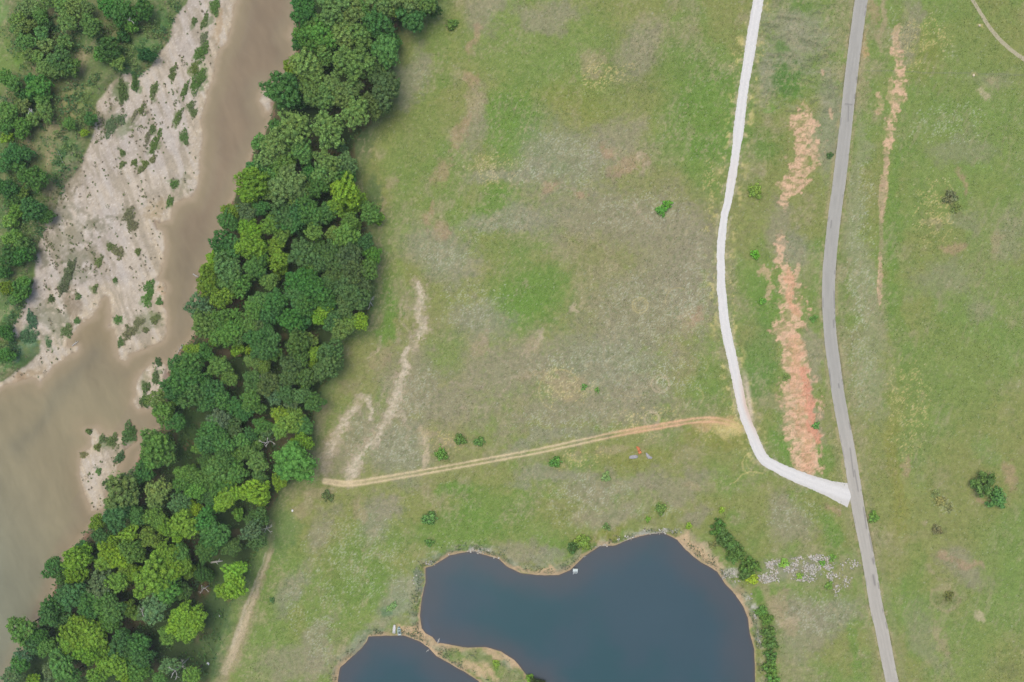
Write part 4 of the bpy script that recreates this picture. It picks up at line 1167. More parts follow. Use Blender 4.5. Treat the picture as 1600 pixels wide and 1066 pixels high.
TREES = """
475,20,18,e 470,-2,14,e 520,12,22,o 547,16,20,o 525,37,18,o 500,40,16,g 595,8,16,o 614,8,13,o 592,38,20,e 567,15,13,g 562,30,15,d 640,0,20,o 665,2,15,o 628,12,16,d 676,14,11,d
643,27,17,e 502,52,17,g 478,58,16,g 468,68,11,e 534,55,19,o 560,56,18,o 507,68,15,o 602,80,20,k 617,64,9,e 552,100,26,o 508,86,13,o 480,102,21,o 452,104,9,y
440,140,23,e 467,158,13,d 490,130,18,o 487,148,16,o 506,152,16,o 520,130,13,o 537,150,18,o 592,117,17,v 602,140,20,v 586,165,18,v 612,132,12,v 557,175,20,o 460,198,22,o 512,202,24,o 430,196,9,e 550,138,14,o
430,225,20,o 405,222,10,g 455,214,15,o 472,236,15,g 415,248,15,o 445,255,17,g 400,262,13,e 424,268,13,g 512,254,17,o 507,271,17,o 541,255,15,o 535,232,9,s 541,276,11,e 485,270,11,e 495,292,15,e
395,284,20,y 388,301,15,y 401,323,8,y 450,288,23,o 466,302,18,o 430,302,14,o 470,330,19,e 440,335,17,e 455,347,14,e 541,300,22,b 556,314,13,y 525,322,15,y 545,331,9,y 512,290,8,y
361,330,11,y 384,331,13,s 408,325,11,e 505,336,15,v 578,333,15,g 590,341,9,b 546,344,12,l 356,345,13,e 344,378,15,e 365,386,15,e 350,399,13,e 385,350,11,y 396,365,15,y 391,383,19,y 402,394,16,y
425,350,15,l 441,366,13,l 430,384,13,y 436,406,13,y 440,416,10,y 400,416,18,e 430,432,7,y 445,332,14,e 482,328,18,e 465,352,13,d 490,361,13,l 499,379,8,l 540,369,17,l 524,365,11,l 556,379,11,l 554,352,9,l 570,378,11,e
475,397,19,v 496,397,15,v 501,411,14,v 521,391,15,v 546,398,17,v 525,413,14,v 551,425,17,v 575,421,13,v 582,398,12,g 335,405,11,y 328,419,11,y 354,420,19,g 323,441,17,y 345,466,16,y 376,445,16,g 355,442,15,g
310,477,16,s 421,440,13,l 470,440,19,e 482,424,13,l 465,460,17,e 490,450,19,e 475,476,17,e 511,470,15,e 506,484,11,b 515,441,11,v 521,431,11,v 541,450,17,v 556,465,17,v 541,477,14,v 568,446,13,v
405,470,13,g 396,482,13,g 430,470,15,e 421,489,15,e 320,505,19,g 345,497,15,g 365,506,17,g 355,520,16,g 335,522,13,g 371,526,11,g 335,531,9,y 371,545,9,y 386,506,13,g 401,506,12,s
400,530,15,e 415,516,11,e 411,546,15,e 425,530,13,k 428,553,11,g 388,547,7,b 395,564,12,o 412,573,11,l 455,500,15,e 470,506,13,e 497,496,11,b 535,514,15,o 527,526,11,o 549,503,13,l 564,503,11,b 520,500,14,v
465,535,17,v 470,556,15,v 483,531,10,o 493,552,11,b 490,568,8,b 516,551,17,v 511,575,17,v 526,569,11,v 500,581,13,v 455,571,16,v 450,590,15,v 476,590,15,v 477,603,7,b 480,588,5,b 395,595,15,v 420,600,15,v 425,616,14,s 446,616,13,v
300,548,11,y 311,545,7,y 321,552,12,e 274,567,11,e 295,575,21,e 285,592,20,e 311,596,17,e 341,572,15,g 357,590,12,l 270,608,16,e 300,618,18,e 331,610,15,e 345,622,13,g 335,628,8,b 365,635,13,e 390,626,13,g 401,636,11,g
455,626,12,s 470,618,11,v 490,628,14,e 243,624,14,o 255,645,15,g 274,660,13,e 264,636,9,l 322,632,12,e 340,655,15,s 330,671,17,e 326,691,17,e 346,691,15,e 310,701,9,l 360,661,13,v 366,671,11,v
360,683,7,b 376,689,11,g 391,680,11,e 402,692,10,g 386,706,13,g 370,710,11,g 350,716,17,g 340,736,18,g 370,736,15,g 382,645,11,e 410,666,12,g 418,677,11,s 440,651,13,b 455,661,16,l 439,671,12,l 461,649,12,l 475,666,12,v
474,690,13,b 463,689,8,b 459,724,26,k 402,722,15,o 246,700,22,g 234,686,14,g 256,711,15,g 240,717,15,g 300,735,8,l 287,741,13,g 310,746,15,g 321,721,11,e 436,752,12,y 405,746,12,g 224,738,14,e
202,748,13,s 190,772,25,o 180,788,12,o 247,767,17,o 240,782,12,o 284,756,13,g 306,766,15,g 321,756,12,g 345,757,16,g 280,786,15,s 302,795,11,b 325,776,13,e 336,791,11,e 354,773,16,b 347,786,13,b 370,770,12,b
399,768,18,b 410,780,10,b 372,803,8,l 402,809,14,v 395,830,16,s 402,846,12,v 240,808,13,l 252,817,12,l 286,820,19,y 264,826,14,y 276,833,12,y 234,841,14,l 201,834,14,b 181,808,19,e 211,805,13,e 320,814,17,e 335,834,17,e 325,856,15,e 362,856,13,v
151,817,11,y 160,842,14,e 170,862,15,y 164,877,14,y 205,860,16,l 255,866,16,y 281,865,14,g 82,887,14,e 96,898,12,e 118,873,17,b 118,897,15,y 131,869,13,y 126,855,9,e 185,872,14,y 176,849,12,y 216,866,12,l
196,886,13,y 211,896,13,y 240,902,25,y 271,889,15,y 287,884,12,y 297,893,10,y 266,869,13,y 321,862,14,e 318,897,13,d 156,914,19,s 181,910,15,l 110,913,12,d 111,931,18,e 131,936,14,e 86,945,15,e 75,961,15,e 96,969,11,e
136,955,11,e 161,940,16,g 176,952,16,g 198,950,11,l 207,957,10,l 261,925,18,g 286,925,12,v 241,950,19,s 226,957,12,s 286,960,15,b 276,977,16,b 306,968,15,b 290,985,17,b 262,992,13,l 28,987,18,g
50,1005,13,e 61,994,11,e 72,1010,13,g 120,984,19,y 109,1004,15,y 146,994,17,y 136,1020,17,y 128,1002,16,y 156,1014,13,y 161,1034,13,y 95,1040,19,g 80,1047,14,s 110,1056,13,g 181,1040,17,y 196,1056,13,y 150,1058,13,l
30,1040,15,g 36,1026,12,s 18,1055,13,s 52,1062,9,y 191,1010,19,e 216,1006,17,e 221,1026,17,e 206,1032,14,e 215,1051,15,g 191,994,13,e 265,1040,13,s 250,1061,11,g 300,1056,12,l 170,974,13,g 366,893,14,b 367,915,16,b 350,924,13,b
40,12,12,o 30,30,11,o 38,42,13,o 25,46,9,o 52,12,10,o 63,25,11,g 65,52,10,g 71,38,11,d 40,65,13,g 75,0,11,o 95,5,13,o 115,10,15,o 136,12,11,o 105,34,14,o 142,40,15,g 170,10,15,e 190,16,17,e 195,33,12,g 205,40,9,l 222,16,16,e 192,56,9,d
45,85,9,o 56,88,9,o 72,70,10,o 101,66,10,o 95,94,17,g 110,106,13,g 68,106,11,o 88,111,11,o 170,78,18,e 181,95,11,o 156,86,10,g 228,85,11,d 10,121,11,g 22,131,10,g 50,126,10,e 61,136,15,g 40,150,13,d 66,154,10,g 35,166,10,o 71,175,12,o 50,186,10,o
12,175,13,g 10,196,11,g 138,184,9,e 130,207,5,b 108,193,8,g 34,199,13,g 10,215,8,y 20,240,14,e 38,240,12,e 30,261,10,e 8,256,10,e 52,279,18,e 10,295,15,e 20,311,11,e 33,302,9,l 50,327,16,e 66,335,11,e 25,330,10,l 15,346,10,l
20,371,13,l 35,382,10,g 15,400,15,e 31,401,14,e 41,390,9,e 5,426,9,e 8,450,11,y 28,455,15,g 35,440,9,g 22,466,9,g 5,520,11,e 10,555,11,e
"""
rows = []
for tok in TREES.split():
    a, b_, c_, k_ = tok.split(',')
    rows.append((float(a), float(b_), float(c_), k_))


def bank_x(y):
    """x of the wooded river bank and of the meadow edge of the wood at height y of the photo"""
    xs = np.linspace(-60, 760, 400)
    d = poly_sdf(xs, np.full(400, float(y)), WOOD)
    ins = xs[d < 0]
    return (ins.min(), ins.max()) if len(ins) else (xs[0], xs[-1])


SEGS = [(-50, 62, "at the wood's top end"), (62, 130, "near the wood's top"), (130, 205, "beside the white bank beach"), (205, 275, "below the white bank beach"), (275, 335, "beside the wet notch"),
        (335, 395, "in the wood's upper half"), (395, 455, "above the lagoon's tip"), (455, 515, "across from the lagoon"), (515, 570, "across from the sandbar's tip"), (570, 625, "by the upper gravel spit"), (625, 690, "beside the river inlet"),
        (690, 745, "by the lower gravel spit"), (745, 795, "by the dirt track's end"), (795, 850, "below the lower gravel spit"), (850, 905, "beside the lime clump"), (905, 960, "in the wood's lower part"), (960, 1015, "near the bottom of the wood"), (1015, 1100, "at the bottom edge")]
ORD = ["topmost", "second from top", "third from top", "fourth from top", "fifth from top", "sixth from top", "seventh from top"]


def label_trees(rows):
    cls = []
    for (x, y, r, k) in rows:
        size = "large" if r >= 19 else ("small" if r <= 10 else "")
        noun = "tree"
        if x < 240 and y < 130 and x < 300 and (x < 0.9 * (300 - y)) and y < 600 and x < 235:
            zone = "beside the top left field" if x < 80 else ("in the far bank grove" if x < 150 else "near the sandbar's head")
            seg = "upper row" if y < 30 else ("middle row" if y < 75 else "lower row")
            ph = zone + " in the " + seg
        elif x < 145 and y < 560:
            seg = "above the bare slope" if y < 160 else ("by the bare slope" if y < 235 else ("beside the sandbar's middle" if y < 320 else ("beside the sandbar's weeds" if y < 420 else "low on the left edge")))
            ph = ("on the far bank " if x > 36 else "at the far left edge ") + seg
        elif y > 885 and y < 935 and x > 345:
            ph = "of the lone clump beside the bare dirt strip"
        else:
            a, b2 = bank_x(min(max(y, 0), 1060))
            t = (x - a) / max(b2 - a, 1)
            zn = "on the river edge" if t < .24 else ("left of centre" if t < .5 else ("right of centre" if t < .76 else "on the meadow edge"))
            sg = next(s[2] for s in SEGS if s[0] <= y < s[1])
            ph = zn + " " + sg
        cls.append((size, k, noun, ph))
    labels = [None] * len(rows)
    groups = {}
    for i, c in enumerate(cls):
        groups.setdefault(c, []).append(i)
    for c, idx in groups.items():
        size, k, noun, ph = c
        base = " ".join(filter(None, [size, KW[k], noun, ph]))
        idx = sorted(idx, key=lambda i: (rows[i][1], rows[i][0]))
        for n, i in enumerate(idx):
            if len(idx) == 1:
                labels[i] = base
            elif len(idx) == 2:
                labels[i] = base + (", upper one" if n == 0 else ", lower one")
            else:
                labels[i] = base + ", " + (ORD[n] if n < len(idx) - 1 else "lowest")
    return labels


labels = label_trees(rows)
for i, (px, py, rp, k) in enumerate(rows):
    r = np.random.default_rng(5000 + i)
    R = rp * M * (1.17 if px > 240 or py > 560 else 1.16)
    if k in 's':
        pool = FEATHER
    elif rp <= 10:
        pool = SMALL
    elif k in 'vlk' :
        pool = LUMPY if r.random() < .65 else BIG
    elif k == 'o':
        pool = FEATHER if r.random() < .35 else BIG
    else:
        pool = BIG if r.random() < .75 else LUMPY
    far = not (px > 240 or py > 560)
    H = ((1.6 if far else 4.4) if rp > 10 else 1.4) + R * (1.25 if far else 1.5) + r.uniform(-.8, 1.6) * (.5 if far else 1)
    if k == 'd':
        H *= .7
    vz = R * r.uniform(.72, .95)
    hc = H - vz * .8                       # crown base height; the crown's widest level
    sc_ = (CAM_H - (hc + vz * .3)) / CAM_H     # crowns lean outward in the photo: stand the tree where its foot is
    gx, gy = wx(px) * sc_, wy(py) * sc_
    gz = float(ground_z(gx / M + SURVEY_X, SURVEY_Y - gy / M))
    gz = max(gz, -1.8)
    t = empty("broadleaf_tree" if rp > 10 else "small_tree", (float(gx), float(gy), gz), r.random() * 2 * PI)
    tag(t, labels[i], "tree", "trees of the riverside wood" if not ((px < 145 and py < 560) or (px < 240 and py < 110)) else "trees on the far bank")
    tr_ = link("trunk", TRUNKS[r.integers(len(TRUNKS))], None, t)
    tr_.scale = (H * .9, H * .9, H * .9)
    cr = link("crown", pool[r.integers(len(pool))], None, t, (0, 0, H - vz * .8))
    cr.scale = (R * r.uniform(.9, 1.14), R * r.uniform(.9, 1.14), vz)
    cc = np.array(KC[k], float)
    bl_ = .34 if k in 'yb' else .2
    cc = (cc * (1 - bl_) + np.array([94, 130, 58]) * bl_) * r.uniform(.95, 1.06) + r.normal(0, 3, 3)
    a_ = alb(np.clip(cc, 20, 250)) * LEAF_GAIN
    cr.color = (float(a_[0]), float(a_[1]), float(a_[2]), 1.0)

# undergrowth filling the shade between the trunks (uncountable)
def leaf_stuff(name, P, size, cols, r, jit=.8, label=None):
    up = np.tile(np.array([0, 0, 1.0]), (len(P), 1))
    V, F, Cc = leaf_cards(P, up, size, r, cols, jit)
    o = link(name, make_mesh(name, V, F, Cc), MAT_LEAF_V)
    tag(o, label, None, None, "stuff")
    return o


r = np.random.default_rng(77)
UX = r.uniform(-20, 700, 60000); UY = r.uniform(-20, 1090, 60000)
keep = (poly_sdf(UX, UY, WOOD) < 3)
UX, UY = UX[keep], UY[keep]
cl = fbm(UX, UY, 16, 3, 400)
keep = cl > .47
UX, UY, cl = UX[keep], UY[keep], cl[keep]
UZ = ground_z(UX, UY) + r.random(len(UX)) ** 1.5 * (cl - .45) * 14
tc_ = 1.4 * alb((84, 116, 62))[None] * (0.75 + .5 * r.random((len(UX), 1))) * np.column_stack([r.uniform(.85, 1.2, len(UX)), np.ones(len(UX)), r.uniform(.8, 1.2, len(UX))])
leaf_stuff("undergrowth", np.column_stack([wx(UX), wy(UY), UZ]), .5, tc_, r, .7, "low green undergrowth on the shaded floor of the wood")
# ------------------------------------------------------------------ shrubs standing in the meadow and along the ponds
SHRUBS = [  # px, py, r, colour, height factor, label
    (1537, 756, 17, (84, 122, 72), .8, "larger of the two dark green bushes right of the road"),
    (1558, 779, 15, (82, 118, 74), .7, "smaller lower bush of the pair right of the road"),
    (1365, 808, 9, (84, 122, 62), .4, "low green bush against the right edge of the asphalt road"),
    (1033, 330, 8, (84, 140, 66), .7, "bright green bush in the dry meadow, lower left of its pair"),
    (1042, 321, 8, (88, 146, 66), .7, "bright green bush in the dry meadow, upper right of its pair"),
    (1297, 243, 5, (72, 104, 70), .6, "tiny dark bush on the left verge of the asphalt road"),
    (1180, 300, 13, (92, 126, 58), .3, "low round green bush beside the gravel path"),
    (719, 687, 9, (84, 122, 64), .6, "left one of two small bushes above the dirt track"),
    (749, 690, 8, (86, 124, 68), .6, "right one of two small bushes above the dirt track"),
    (690, 711, 11, (82, 120, 62), .5, "broad low bush just above the dirt track"),
    (868, 722, 9, (82, 124, 62), .6, "green bush just below the middle of the dirt track"),
    (671, 810, 11, (88, 128, 72), .7, "bush in the green meadow above the large pond"),
    (671, 848, 7, (78, 112, 66), .5, "small dark bush close above the pond's top left corner"),
    (896, 856, 9, (72, 104, 62), .8, "dark green half of the bush pair near the floating raft"),
    (911, 848, 12, (112, 142, 74), .8, "pale green half of the bush pair near the floating raft"),
    (706, 38, 9, (88, 118, 66), .6, "sparse bush in the meadow near the top of the wood"),
    (512, 776, 9, (80, 108, 70), .5, "dark bush below the left end of the dirt track"),
    (912, 605, 5, (92, 132, 72), .5, "small bush on the yellow straw patch, left one"),
    (933, 610, 4, (92, 132, 72), .5, "tiny bush right of the yellow straw patch"),
    (947, 745, 8, (100, 128, 84), .3, "faint grey green bush under the dirt track"),
    (425, 938, 5, (74, 104, 64), .5, "tiny dark bush right of the bare dirt strip"),
    (1180, 398, 7, (92, 152, 60), .6, "vivid green bush right of the gravel path's bend"),
    (1191, 471, 6, (96, 140, 70), .6, "small bush between the gravel path and the red earth"),
    (1272, 498, 6, (86, 132, 70), .4, "small bush between the red earth and the asphalt road"),
    (1275, 665, 6, (84, 128, 66), .5, "small green bush on the right rim of the red earth"),
    (1228, 590, 6, (100, 126, 74), .4, "small weed bush growing on the red earth strip"),
    (1032, 796, 10, (88, 124, 66), .5, "low bush above the top of the large pond"),
    (1012, 812, 5, (96, 138, 62), .5, "small bush left of the top of the large pond"),
    (1076, 822, 5, (120, 158, 60), .6, "yellow green bush on the pond's top bank"),
    (948, 824, 6, (90, 128, 70), .5, "small bush above the pond's stony top bank"),
    (1128, 797, 5, (124, 160, 66), .6, "yellow green sprig below the end of the gravel path"),
    (1485, 308, 11, (94, 104, 76), .4, "sparse grey brush in the right hand field"),
    (1493, 325, 8, (96, 112, 66), .3, "dark low weeds under the sparse grey brush"),
    (1461, 772, 7, (112, 124, 82), .3, "speckled weed clump left of the bush pair, upper end"),
    (1471, 783, 9, (114, 126, 84), .3, "speckled weed clump left of the bush pair, middle"),
    (1483, 794, 7, (114, 126, 86), .3, "speckled weed clump left of the bush pair, lower end"),
    (1464, 828, 8, (100, 102, 76), .3, "brown green weed clump above the tan bare patches"),
    (1482, 932, 8, (90, 98, 64), .3, "dark weeds on the round brown brush ring"),
    (588, 330, 9, (96, 128, 76), .5, "pale green bush at the wood's right edge"),
    (1122, 824, 12, (78, 110, 60), .8, "dark bush at the top end of the pond hedge"),
    (1131, 838, 13, (80, 112, 62), .8, "second bush from the top of the pond hedge"),
    (1140, 851, 13, (84, 118, 64), .8, "third bush from the top of the pond hedge"),
    (1151, 864, 13, (82, 114, 60), .8, "fourth bush from the top of the pond hedge"),
    (1146, 872, 9, (92, 124, 72), .6, "low pale bush at the pond side of the hedge"),
    (1171, 885, 14, (84, 118, 62), .8, "broad bush at the bottom of the pond hedge by the rubble"),
    (1164, 895, 11, (80, 112, 62), .7, "dark bush between the shore stones and the rubble"),
    (1175, 905, 9, (138, 164, 54), .8, "bright lime bush between the shore stones and the rubble"),
    (1115, 852, 7, (104, 124, 88), .5, "grey green reed bush on the pond's tan bank"),
    (1190, 955, 9, (88, 126, 64), .6, "top bush of the row along the pond's right shore"),
    (1198, 968, 10, (86, 122, 62), .6, "second bush of the row along the pond's right shore"),
    (1201, 988, 10, (82, 118, 60), .7, "third bush of the row along the pond's right shore"),
    (1204, 1006, 11, (84, 118, 60), .7, "fourth bush of the row along the pond's right shore"),
    (1204, 1026, 10, (82, 116, 60), .7, "fifth bush of the row along the pond's right shore"),
    (1203, 1045, 11, (88, 124, 62), .7, "sixth bush of the row along the pond's right shore"),
    (1207, 1064, 11, (92, 130, 66), .6, "lowest bush of the row along the pond's right shore"),
    (775, 1038, 6, (112, 148, 66), .6, "bright bush on the strip between the two ponds"),
    (827, 1062, 6, (104, 144, 62), .9, "green bush on the strip's lower end at the water"),
    (835, 1068, 8, (58, 80, 52), 1.0, "dark overhanging bush at the bottom of the large pond"),
    (845, 1071, 7, (54, 72, 52), 1.0, "darkest bush leaning over the water at the bottom"),
    (1250, 900, 6, (104, 142, 62), .4, "green weed bush among the rubble's lower edge"),
    (1285, 880, 5, (90, 134, 62), .4, "green weed bush inside the white rubble"),
    (1225, 880, 8, (110, 150, 66), .4, "bright weeds between the two rubble patches"),
    (1300, 872, 6, (98, 140, 64), .4, "green bush at the top right of the rubble"),
    (1295, 915, 7, (92, 128, 66), .4, "dark green weeds below the rubble"),
    (608, 951, 6, (104, 140, 96), .4, "blue green weeds above the small pond"),
    (616, 945, 6, (106, 136, 100), .4, "pale blue green weeds above the small pond"),
]
SHRUB_PROTO = [crown_mesh("foliage", 260 + i, 30, (.18, .32), 36, .11, flat=.9, irr=.26) for i in range(5)]
SHRUB_THIN = [crown_mesh("foliage", 280 + i, 26, (.14, .28), 30, .12, flat=.8, irr=.34, core=False) for i in range(3)]
sb = MB()
for k in range(6):
    a = k * PI / 3
    sb.tube([(0, 0, -.05), (math.cos(a) * .16, math.sin(a) * .16, .3), (math.cos(a) * .34, math.sin(a) * .34, .7)], [.04, .03, .012], 5)
STEMS = sb.mesh("stems")
STEMS.materials.append(MAT_BARK)


def shrub(px, py, rp, c, hf, label, name="shrub", cat="bush", group=None, seed=0, sxy=(1, 1), rz=None, pool=None):
    r = np.random.default_rng(9000 + seed)
    R = rp * M * 1.05
    h = R * hf * 1.25
    sc_ = (CAM_H - h * .5) / CAM_H
    gx, gy = float(wx(px) * sc_), float(wy(py) * sc_)
    z = max(float(ground_z(gx / M + SURVEY_X, SURVEY_Y - gy / M)), -2.15)
    t = empty(name, (gx, gy, z), r.random() * 2 * PI if rz is None else rz)
    tag(t, label, cat, group)
    s = link("stems", STEMS, None, t)
    s.scale = (R * .9, R * .9, max(h, .3))
    pool = pool or (SHRUB_THIN if hf <= .52 else SHRUB_PROTO)
    f = link("foliage", pool[r.integers(len(pool))], None, t, (0, 0, h * .12))
    f.scale = (R * sxy[0], R * sxy[1], h)
    a_ = alb(np.array(c, float) * np.array([1.2, 1.12, .98]) + r.normal(0, 3, 3)) * LEAF_GAIN
    f.color = (float(a_[0]), float(a_[1]), float(a_[2]), 1.0)
    return t


for i, (px, py, rp, c, hf, lab) in enumerate(SHRUBS):
    grp = "bushes of the hedge along the pond" if "hedge" in lab or "row along" in lab else "bushes scattered over the meadow"
    shrub(px, py, rp, c, hf, lab, group=grp, seed=i)

# ------------------------------------------------------------------ weed patches on the sandbar: flat streamlined thickets
def weed_mesh(L, W, seed):
    """irregular streamlined thicket; local x across, y along, metres"""
    r = np.random.default_rng(seed)
    n = int(np.clip(L * W * 90, 260, 4200))
    a = r.random(n) * 2 * PI
    rr = np.sqrt(r.random(n))
    wob = 1 + .22 * np.sin(3 * a + r.random() * 6) + .16 * np.sin(5 * a + r.random() * 6) + .12 * np.sin(9 * a + r.random() * 6)
    x = rr * np.cos(a) * W * wob
    y = rr * np.sin(a) * L * wob
    hn = fbm(x + seed, y, 1.3, 3, seed % 50)
    keep = hn > .2 + .2 * rr * r.random(n)
    x, y, hn, rr = x[keep], y[keep], hn[keep], rr[keep]
    hmax = .35 + .18 * min(W, 3)
    z = hmax * (0.25 + hn) * np.sqrt(np.clip(1.05 - rr ** 2, 0, 1)) * (.35 + .65 * r.random(len(x))) + .05
    t = (.72 + .5 * r.random(len(x))) * (.8 + .4 * hn)
    V, F, Cc = leaf_cards(np.column_stack([x, y, z]), np.tile([0, 0, 1.0], (len(x), 1)), .26, r, np.column_stack([t, t, t]), .4)
    me = make_mesh("weed_patch", V, F, Cc)
    me.materials.append(MAT_LEAF)
    return me


for i, (px, py, hl, hw_, an, c, lab) in enumerate(WEEDS):
    me = weed_mesh(hl * M, hw_ * M, 600 + i)
    gx, gy = float(wx(px)), float(wy(py))
    z = max(float(ground_z(px, py)), -2.1)
    cat = "bush" if ("bush" in lab or "thicket" in lab) else "weeds"
    o = link("thicket" if cat == "bush" else "weed_patch", me, None, None, (gx, gy, z))
    o.rotation_euler = (0, 0, -math.radians(an))
    if "thicket" in lab or "bush" in lab:
        o.scale = (1, 1, 1.7)
    a_ = alb(np.array(c, float)) * 1.75
    o.color = (float(a_[0]), float(a_[1]), float(a_[2]), 1.0)
    tag(o, lab, cat, "green thickets on the sandbar and spits")

# countless small tufts on the bar
r = np.random.default_rng(88)
TX = r.uniform(0, 370, 30000); TY = r.uniform(0, 800, 30000)
db = np.minimum(poly_sdf(TX, TY, BAR), np.minimum(poly_sdf(TX, TY, SPIT1), poly_sdf(TX, TY, SPIT2)))
dens = .045 + .30 * np.exp(-(((TX - 95) / 55) ** 2 + ((TY - 380) / 110) ** 2)) + .18 * np.exp(-(((TX - 190) / 60) ** 2 + ((TY - 180) / 60) ** 2)) + .12 * np.exp(-(((TX - 200) / 40) ** 2 + ((TY - 345) / 40) ** 2)) + .16 * np.exp(-(((TX - 220) / 40) ** 2 + ((TY - 510) / 25) ** 2)) + .16 * np.exp(-(((TX - 160) / 40) ** 2 + ((TY - 710) / 60) ** 2)) + .2 * np.exp(-(((TX - 225) / 16) ** 2 + ((TY - 605) / 30) ** 2)) + .16 * np.exp(-(((TX - 115 - (300 - TY) * .35) / 14) ** 2)) * (TY < 320)
dens *= smooth(.42, .62, fbm(TX, TY, 14, 3, 420)) * 2.2
ff = fbm((TX * .94 - TY * .34), (TX * .34 + TY * .94) * .2, 8, 3, 490)
keep = (db < -4) & (r.random(len(TX)) < dens * 1.0 * (.25 + .75 * smooth(.44, .62, ff)))
TX, TY = TX[keep], TY[keep]
nt_ = len(TX)
print("tufts", nt_)
per = 9
bx = np.repeat(wx(TX), per); by = np.repeat(wy(TY), per)
sz = np.repeat(r.uniform(.22, .75, nt_) * (.6 + .8 * (r.random(nt_) < .2)), per)
n = nt_ * per
ang = r.random(n) * 2 * PI
rad_ = np.sqrt(r.random(n)) * sz
P = np.column_stack([bx + rad_ * np.cos(ang), by + rad_ * np.sin(ang) * 1.3, np.repeat(ground_z(TX, TY), per) + .08 + r.random(n) * sz * .7])
base = np.repeat(1.75 * np.array([alb((116, 120, 84)), alb((128, 120, 96)), alb((108, 120, 74))])[r.integers(0, 3, nt_)], per, 0)
leaf_stuff("sandbar_tufts", P, .26, base * (0.75 + .5 * r.random((n, 1))), r, .6, "small dark weed tufts dotted over the pale sandbar")

# reeds and coarse grass round the ponds
RX = r.uniform(510, 1215, 60000); RY = r.uniform(825, 1080, 60000)
dp = np.minimum(poly_sdf(RX, RY, POND), poly_sdf(RX, RY, POND2))
keep = (dp > 3) & (dp < 24) & (r.random(len(RX)) < np.exp(-((dp - 8) / 7) ** 2) * smooth(.42, .62, fbm(RX, RY, 18, 3, 430)))
RX, RY = RX[keep], RY[keep]
n = len(RX)
print("reeds", n)
P = np.column_stack([wx(RX), wy(RY), ground_z(RX, RY) + .1 + r.random(n) * .5])
base = np.array([alb((138, 146, 116)), alb((122, 138, 96)), alb((184, 172, 134)), alb((106, 134, 84))])[r.integers(0, 4, n)]
leaf_stuff("reeds", P, .3, base * (0.8 + .4 * r.random((n, 1))), r, .9, "pale reeds and coarse grass along the pond shore")

# tall grass tussocks of the meadow (uncountable)
GXs = r.uniform(330, 1640, 90000); GYs = r.uniform(-30, 1100, 90000)
ok = (poly_sdf(GXs, GYs, WOOD) > 2) & (poly_sdf(GXs, GYs, RIVER_POLY) > 4) & (np.minimum(poly_sdf(GXs, GYs, POND), poly_sdf(GXs, GYs, POND2)) > 5)
ok &= (poly_sdf(GXs, GYs, WHITE_L[::3], False) > 12) & (poly_sdf(GXs, GYs, ROAD_L[::3], False) > 13) & (poly_sdf(GXs, GYs, TRACK[::2], False) > 7)
ok &= r.random(len(GXs)) < smooth(.44, .66, fbm(GXs, GYs, 34, 5, 440)) * .95 + .05
GXs, GYs = GXs[ok], GYs[ok]
ii_ = np.clip(np.searchsorted(AX, wx(GXs)), 0, NX - 1); jj_ = np.clip(np.searchsorted(AY, wy(GYs)), 0, NY - 1)
gc = col_alb[ii_, jj_]
tint = np.array([[.86, .95, .8], [.96, 1.02, .88], [1.1, 1.08, 1.0], [1.28, 1.24, 1.15], [.8, .9, .78]])[r.choice(5, len(GXs), p=[.3, .37, .2, .03, .1])]
leaf_stuff("meadow_tussocks", np.column_stack([wx(GXs), wy(GYs), .04 + .2 * r.random(len(GXs))]), .21, np.clip(gc * tint, 0, .8), r, .6, "coarse grass tussocks spread over the meadow")
print("tussocks", len(GXs))

# low scrub on the far bank between the trees and the sandbar (uncountable)
BX = r.uniform(-10, 300, 90000); BY = r.uniform(-10, 600, 90000)
bw = np.zeros(len(BX))
for (cx, cy, rx, ry, an) in [(228, 85, 34, 16, -50), (205, 105, 22, 24, 0), (245, 50, 22, 20, 0), (265, 20, 16, 26, 20), (125, 160, 20, 22, 0), (150, 125, 20, 12, 0), (105, 245, 20, 36, 25), (92, 285, 10, 18, 0), (130, 190, 12, 26, 10), (190, 100, 16, 14, 0), (20, 500, 20, 20, 0), (35, 470, 14, 14, 0), (10, 545, 20, 26, 0), (62, 350, 8, 24, 10), (75, 315, 8, 12, 0), (210, 60, 18, 14, 0), (140, 75, 16, 10, 0), (82, 120, 14, 10, 0), (86, 30, 14, 12, 0), (150, 60, 12, 10, 0), (70, 60, 60, 55, 0), (40, 180, 50, 60, 0), (30, 280, 36, 70, 0), (25, 400, 30, 80, 0), (190, 60, 50, 40, 0), (110, 180, 26, 60, 15)]:
    a = math.radians(an)
    u = ((BX - cx) * math.cos(a) + (BY - cy) * math.sin(a)) / rx
    v = (-(BX - cx) * math.sin(a) + (BY - cy) * math.cos(a)) / ry
    bw = np.maximum(bw, smooth(1.3, .4, np.sqrt(u * u + v * v)))
bn = fbm(BX, BY, 11, 3, 470)
ok = (r.random(len(BX)) < bw) & (bn > .44) & (poly_sdf(BX, BY, RIVER_POLY) > -3)
BX, BY, bn = BX[ok], BY[ok], bn[ok]
n = len(BX)
base = np.array([alb((98, 130, 72)), alb((88, 124, 74)), alb((114, 138, 78)), alb((84, 118, 68))])[(fbm(BX, BY, 20, 2, 480) * 3.99).astype(int)] * 1.5
leaf_stuff("bank_scrub", np.column_stack([wx(BX), wy(BY), ground_z(BX, BY) + .1 + (bn - .42) * 9 * r.random(n)]), .38, base * (.7 + .6 * r.random((n, 1))), r, .5, "low green scrub on the far bank above the sandbar")
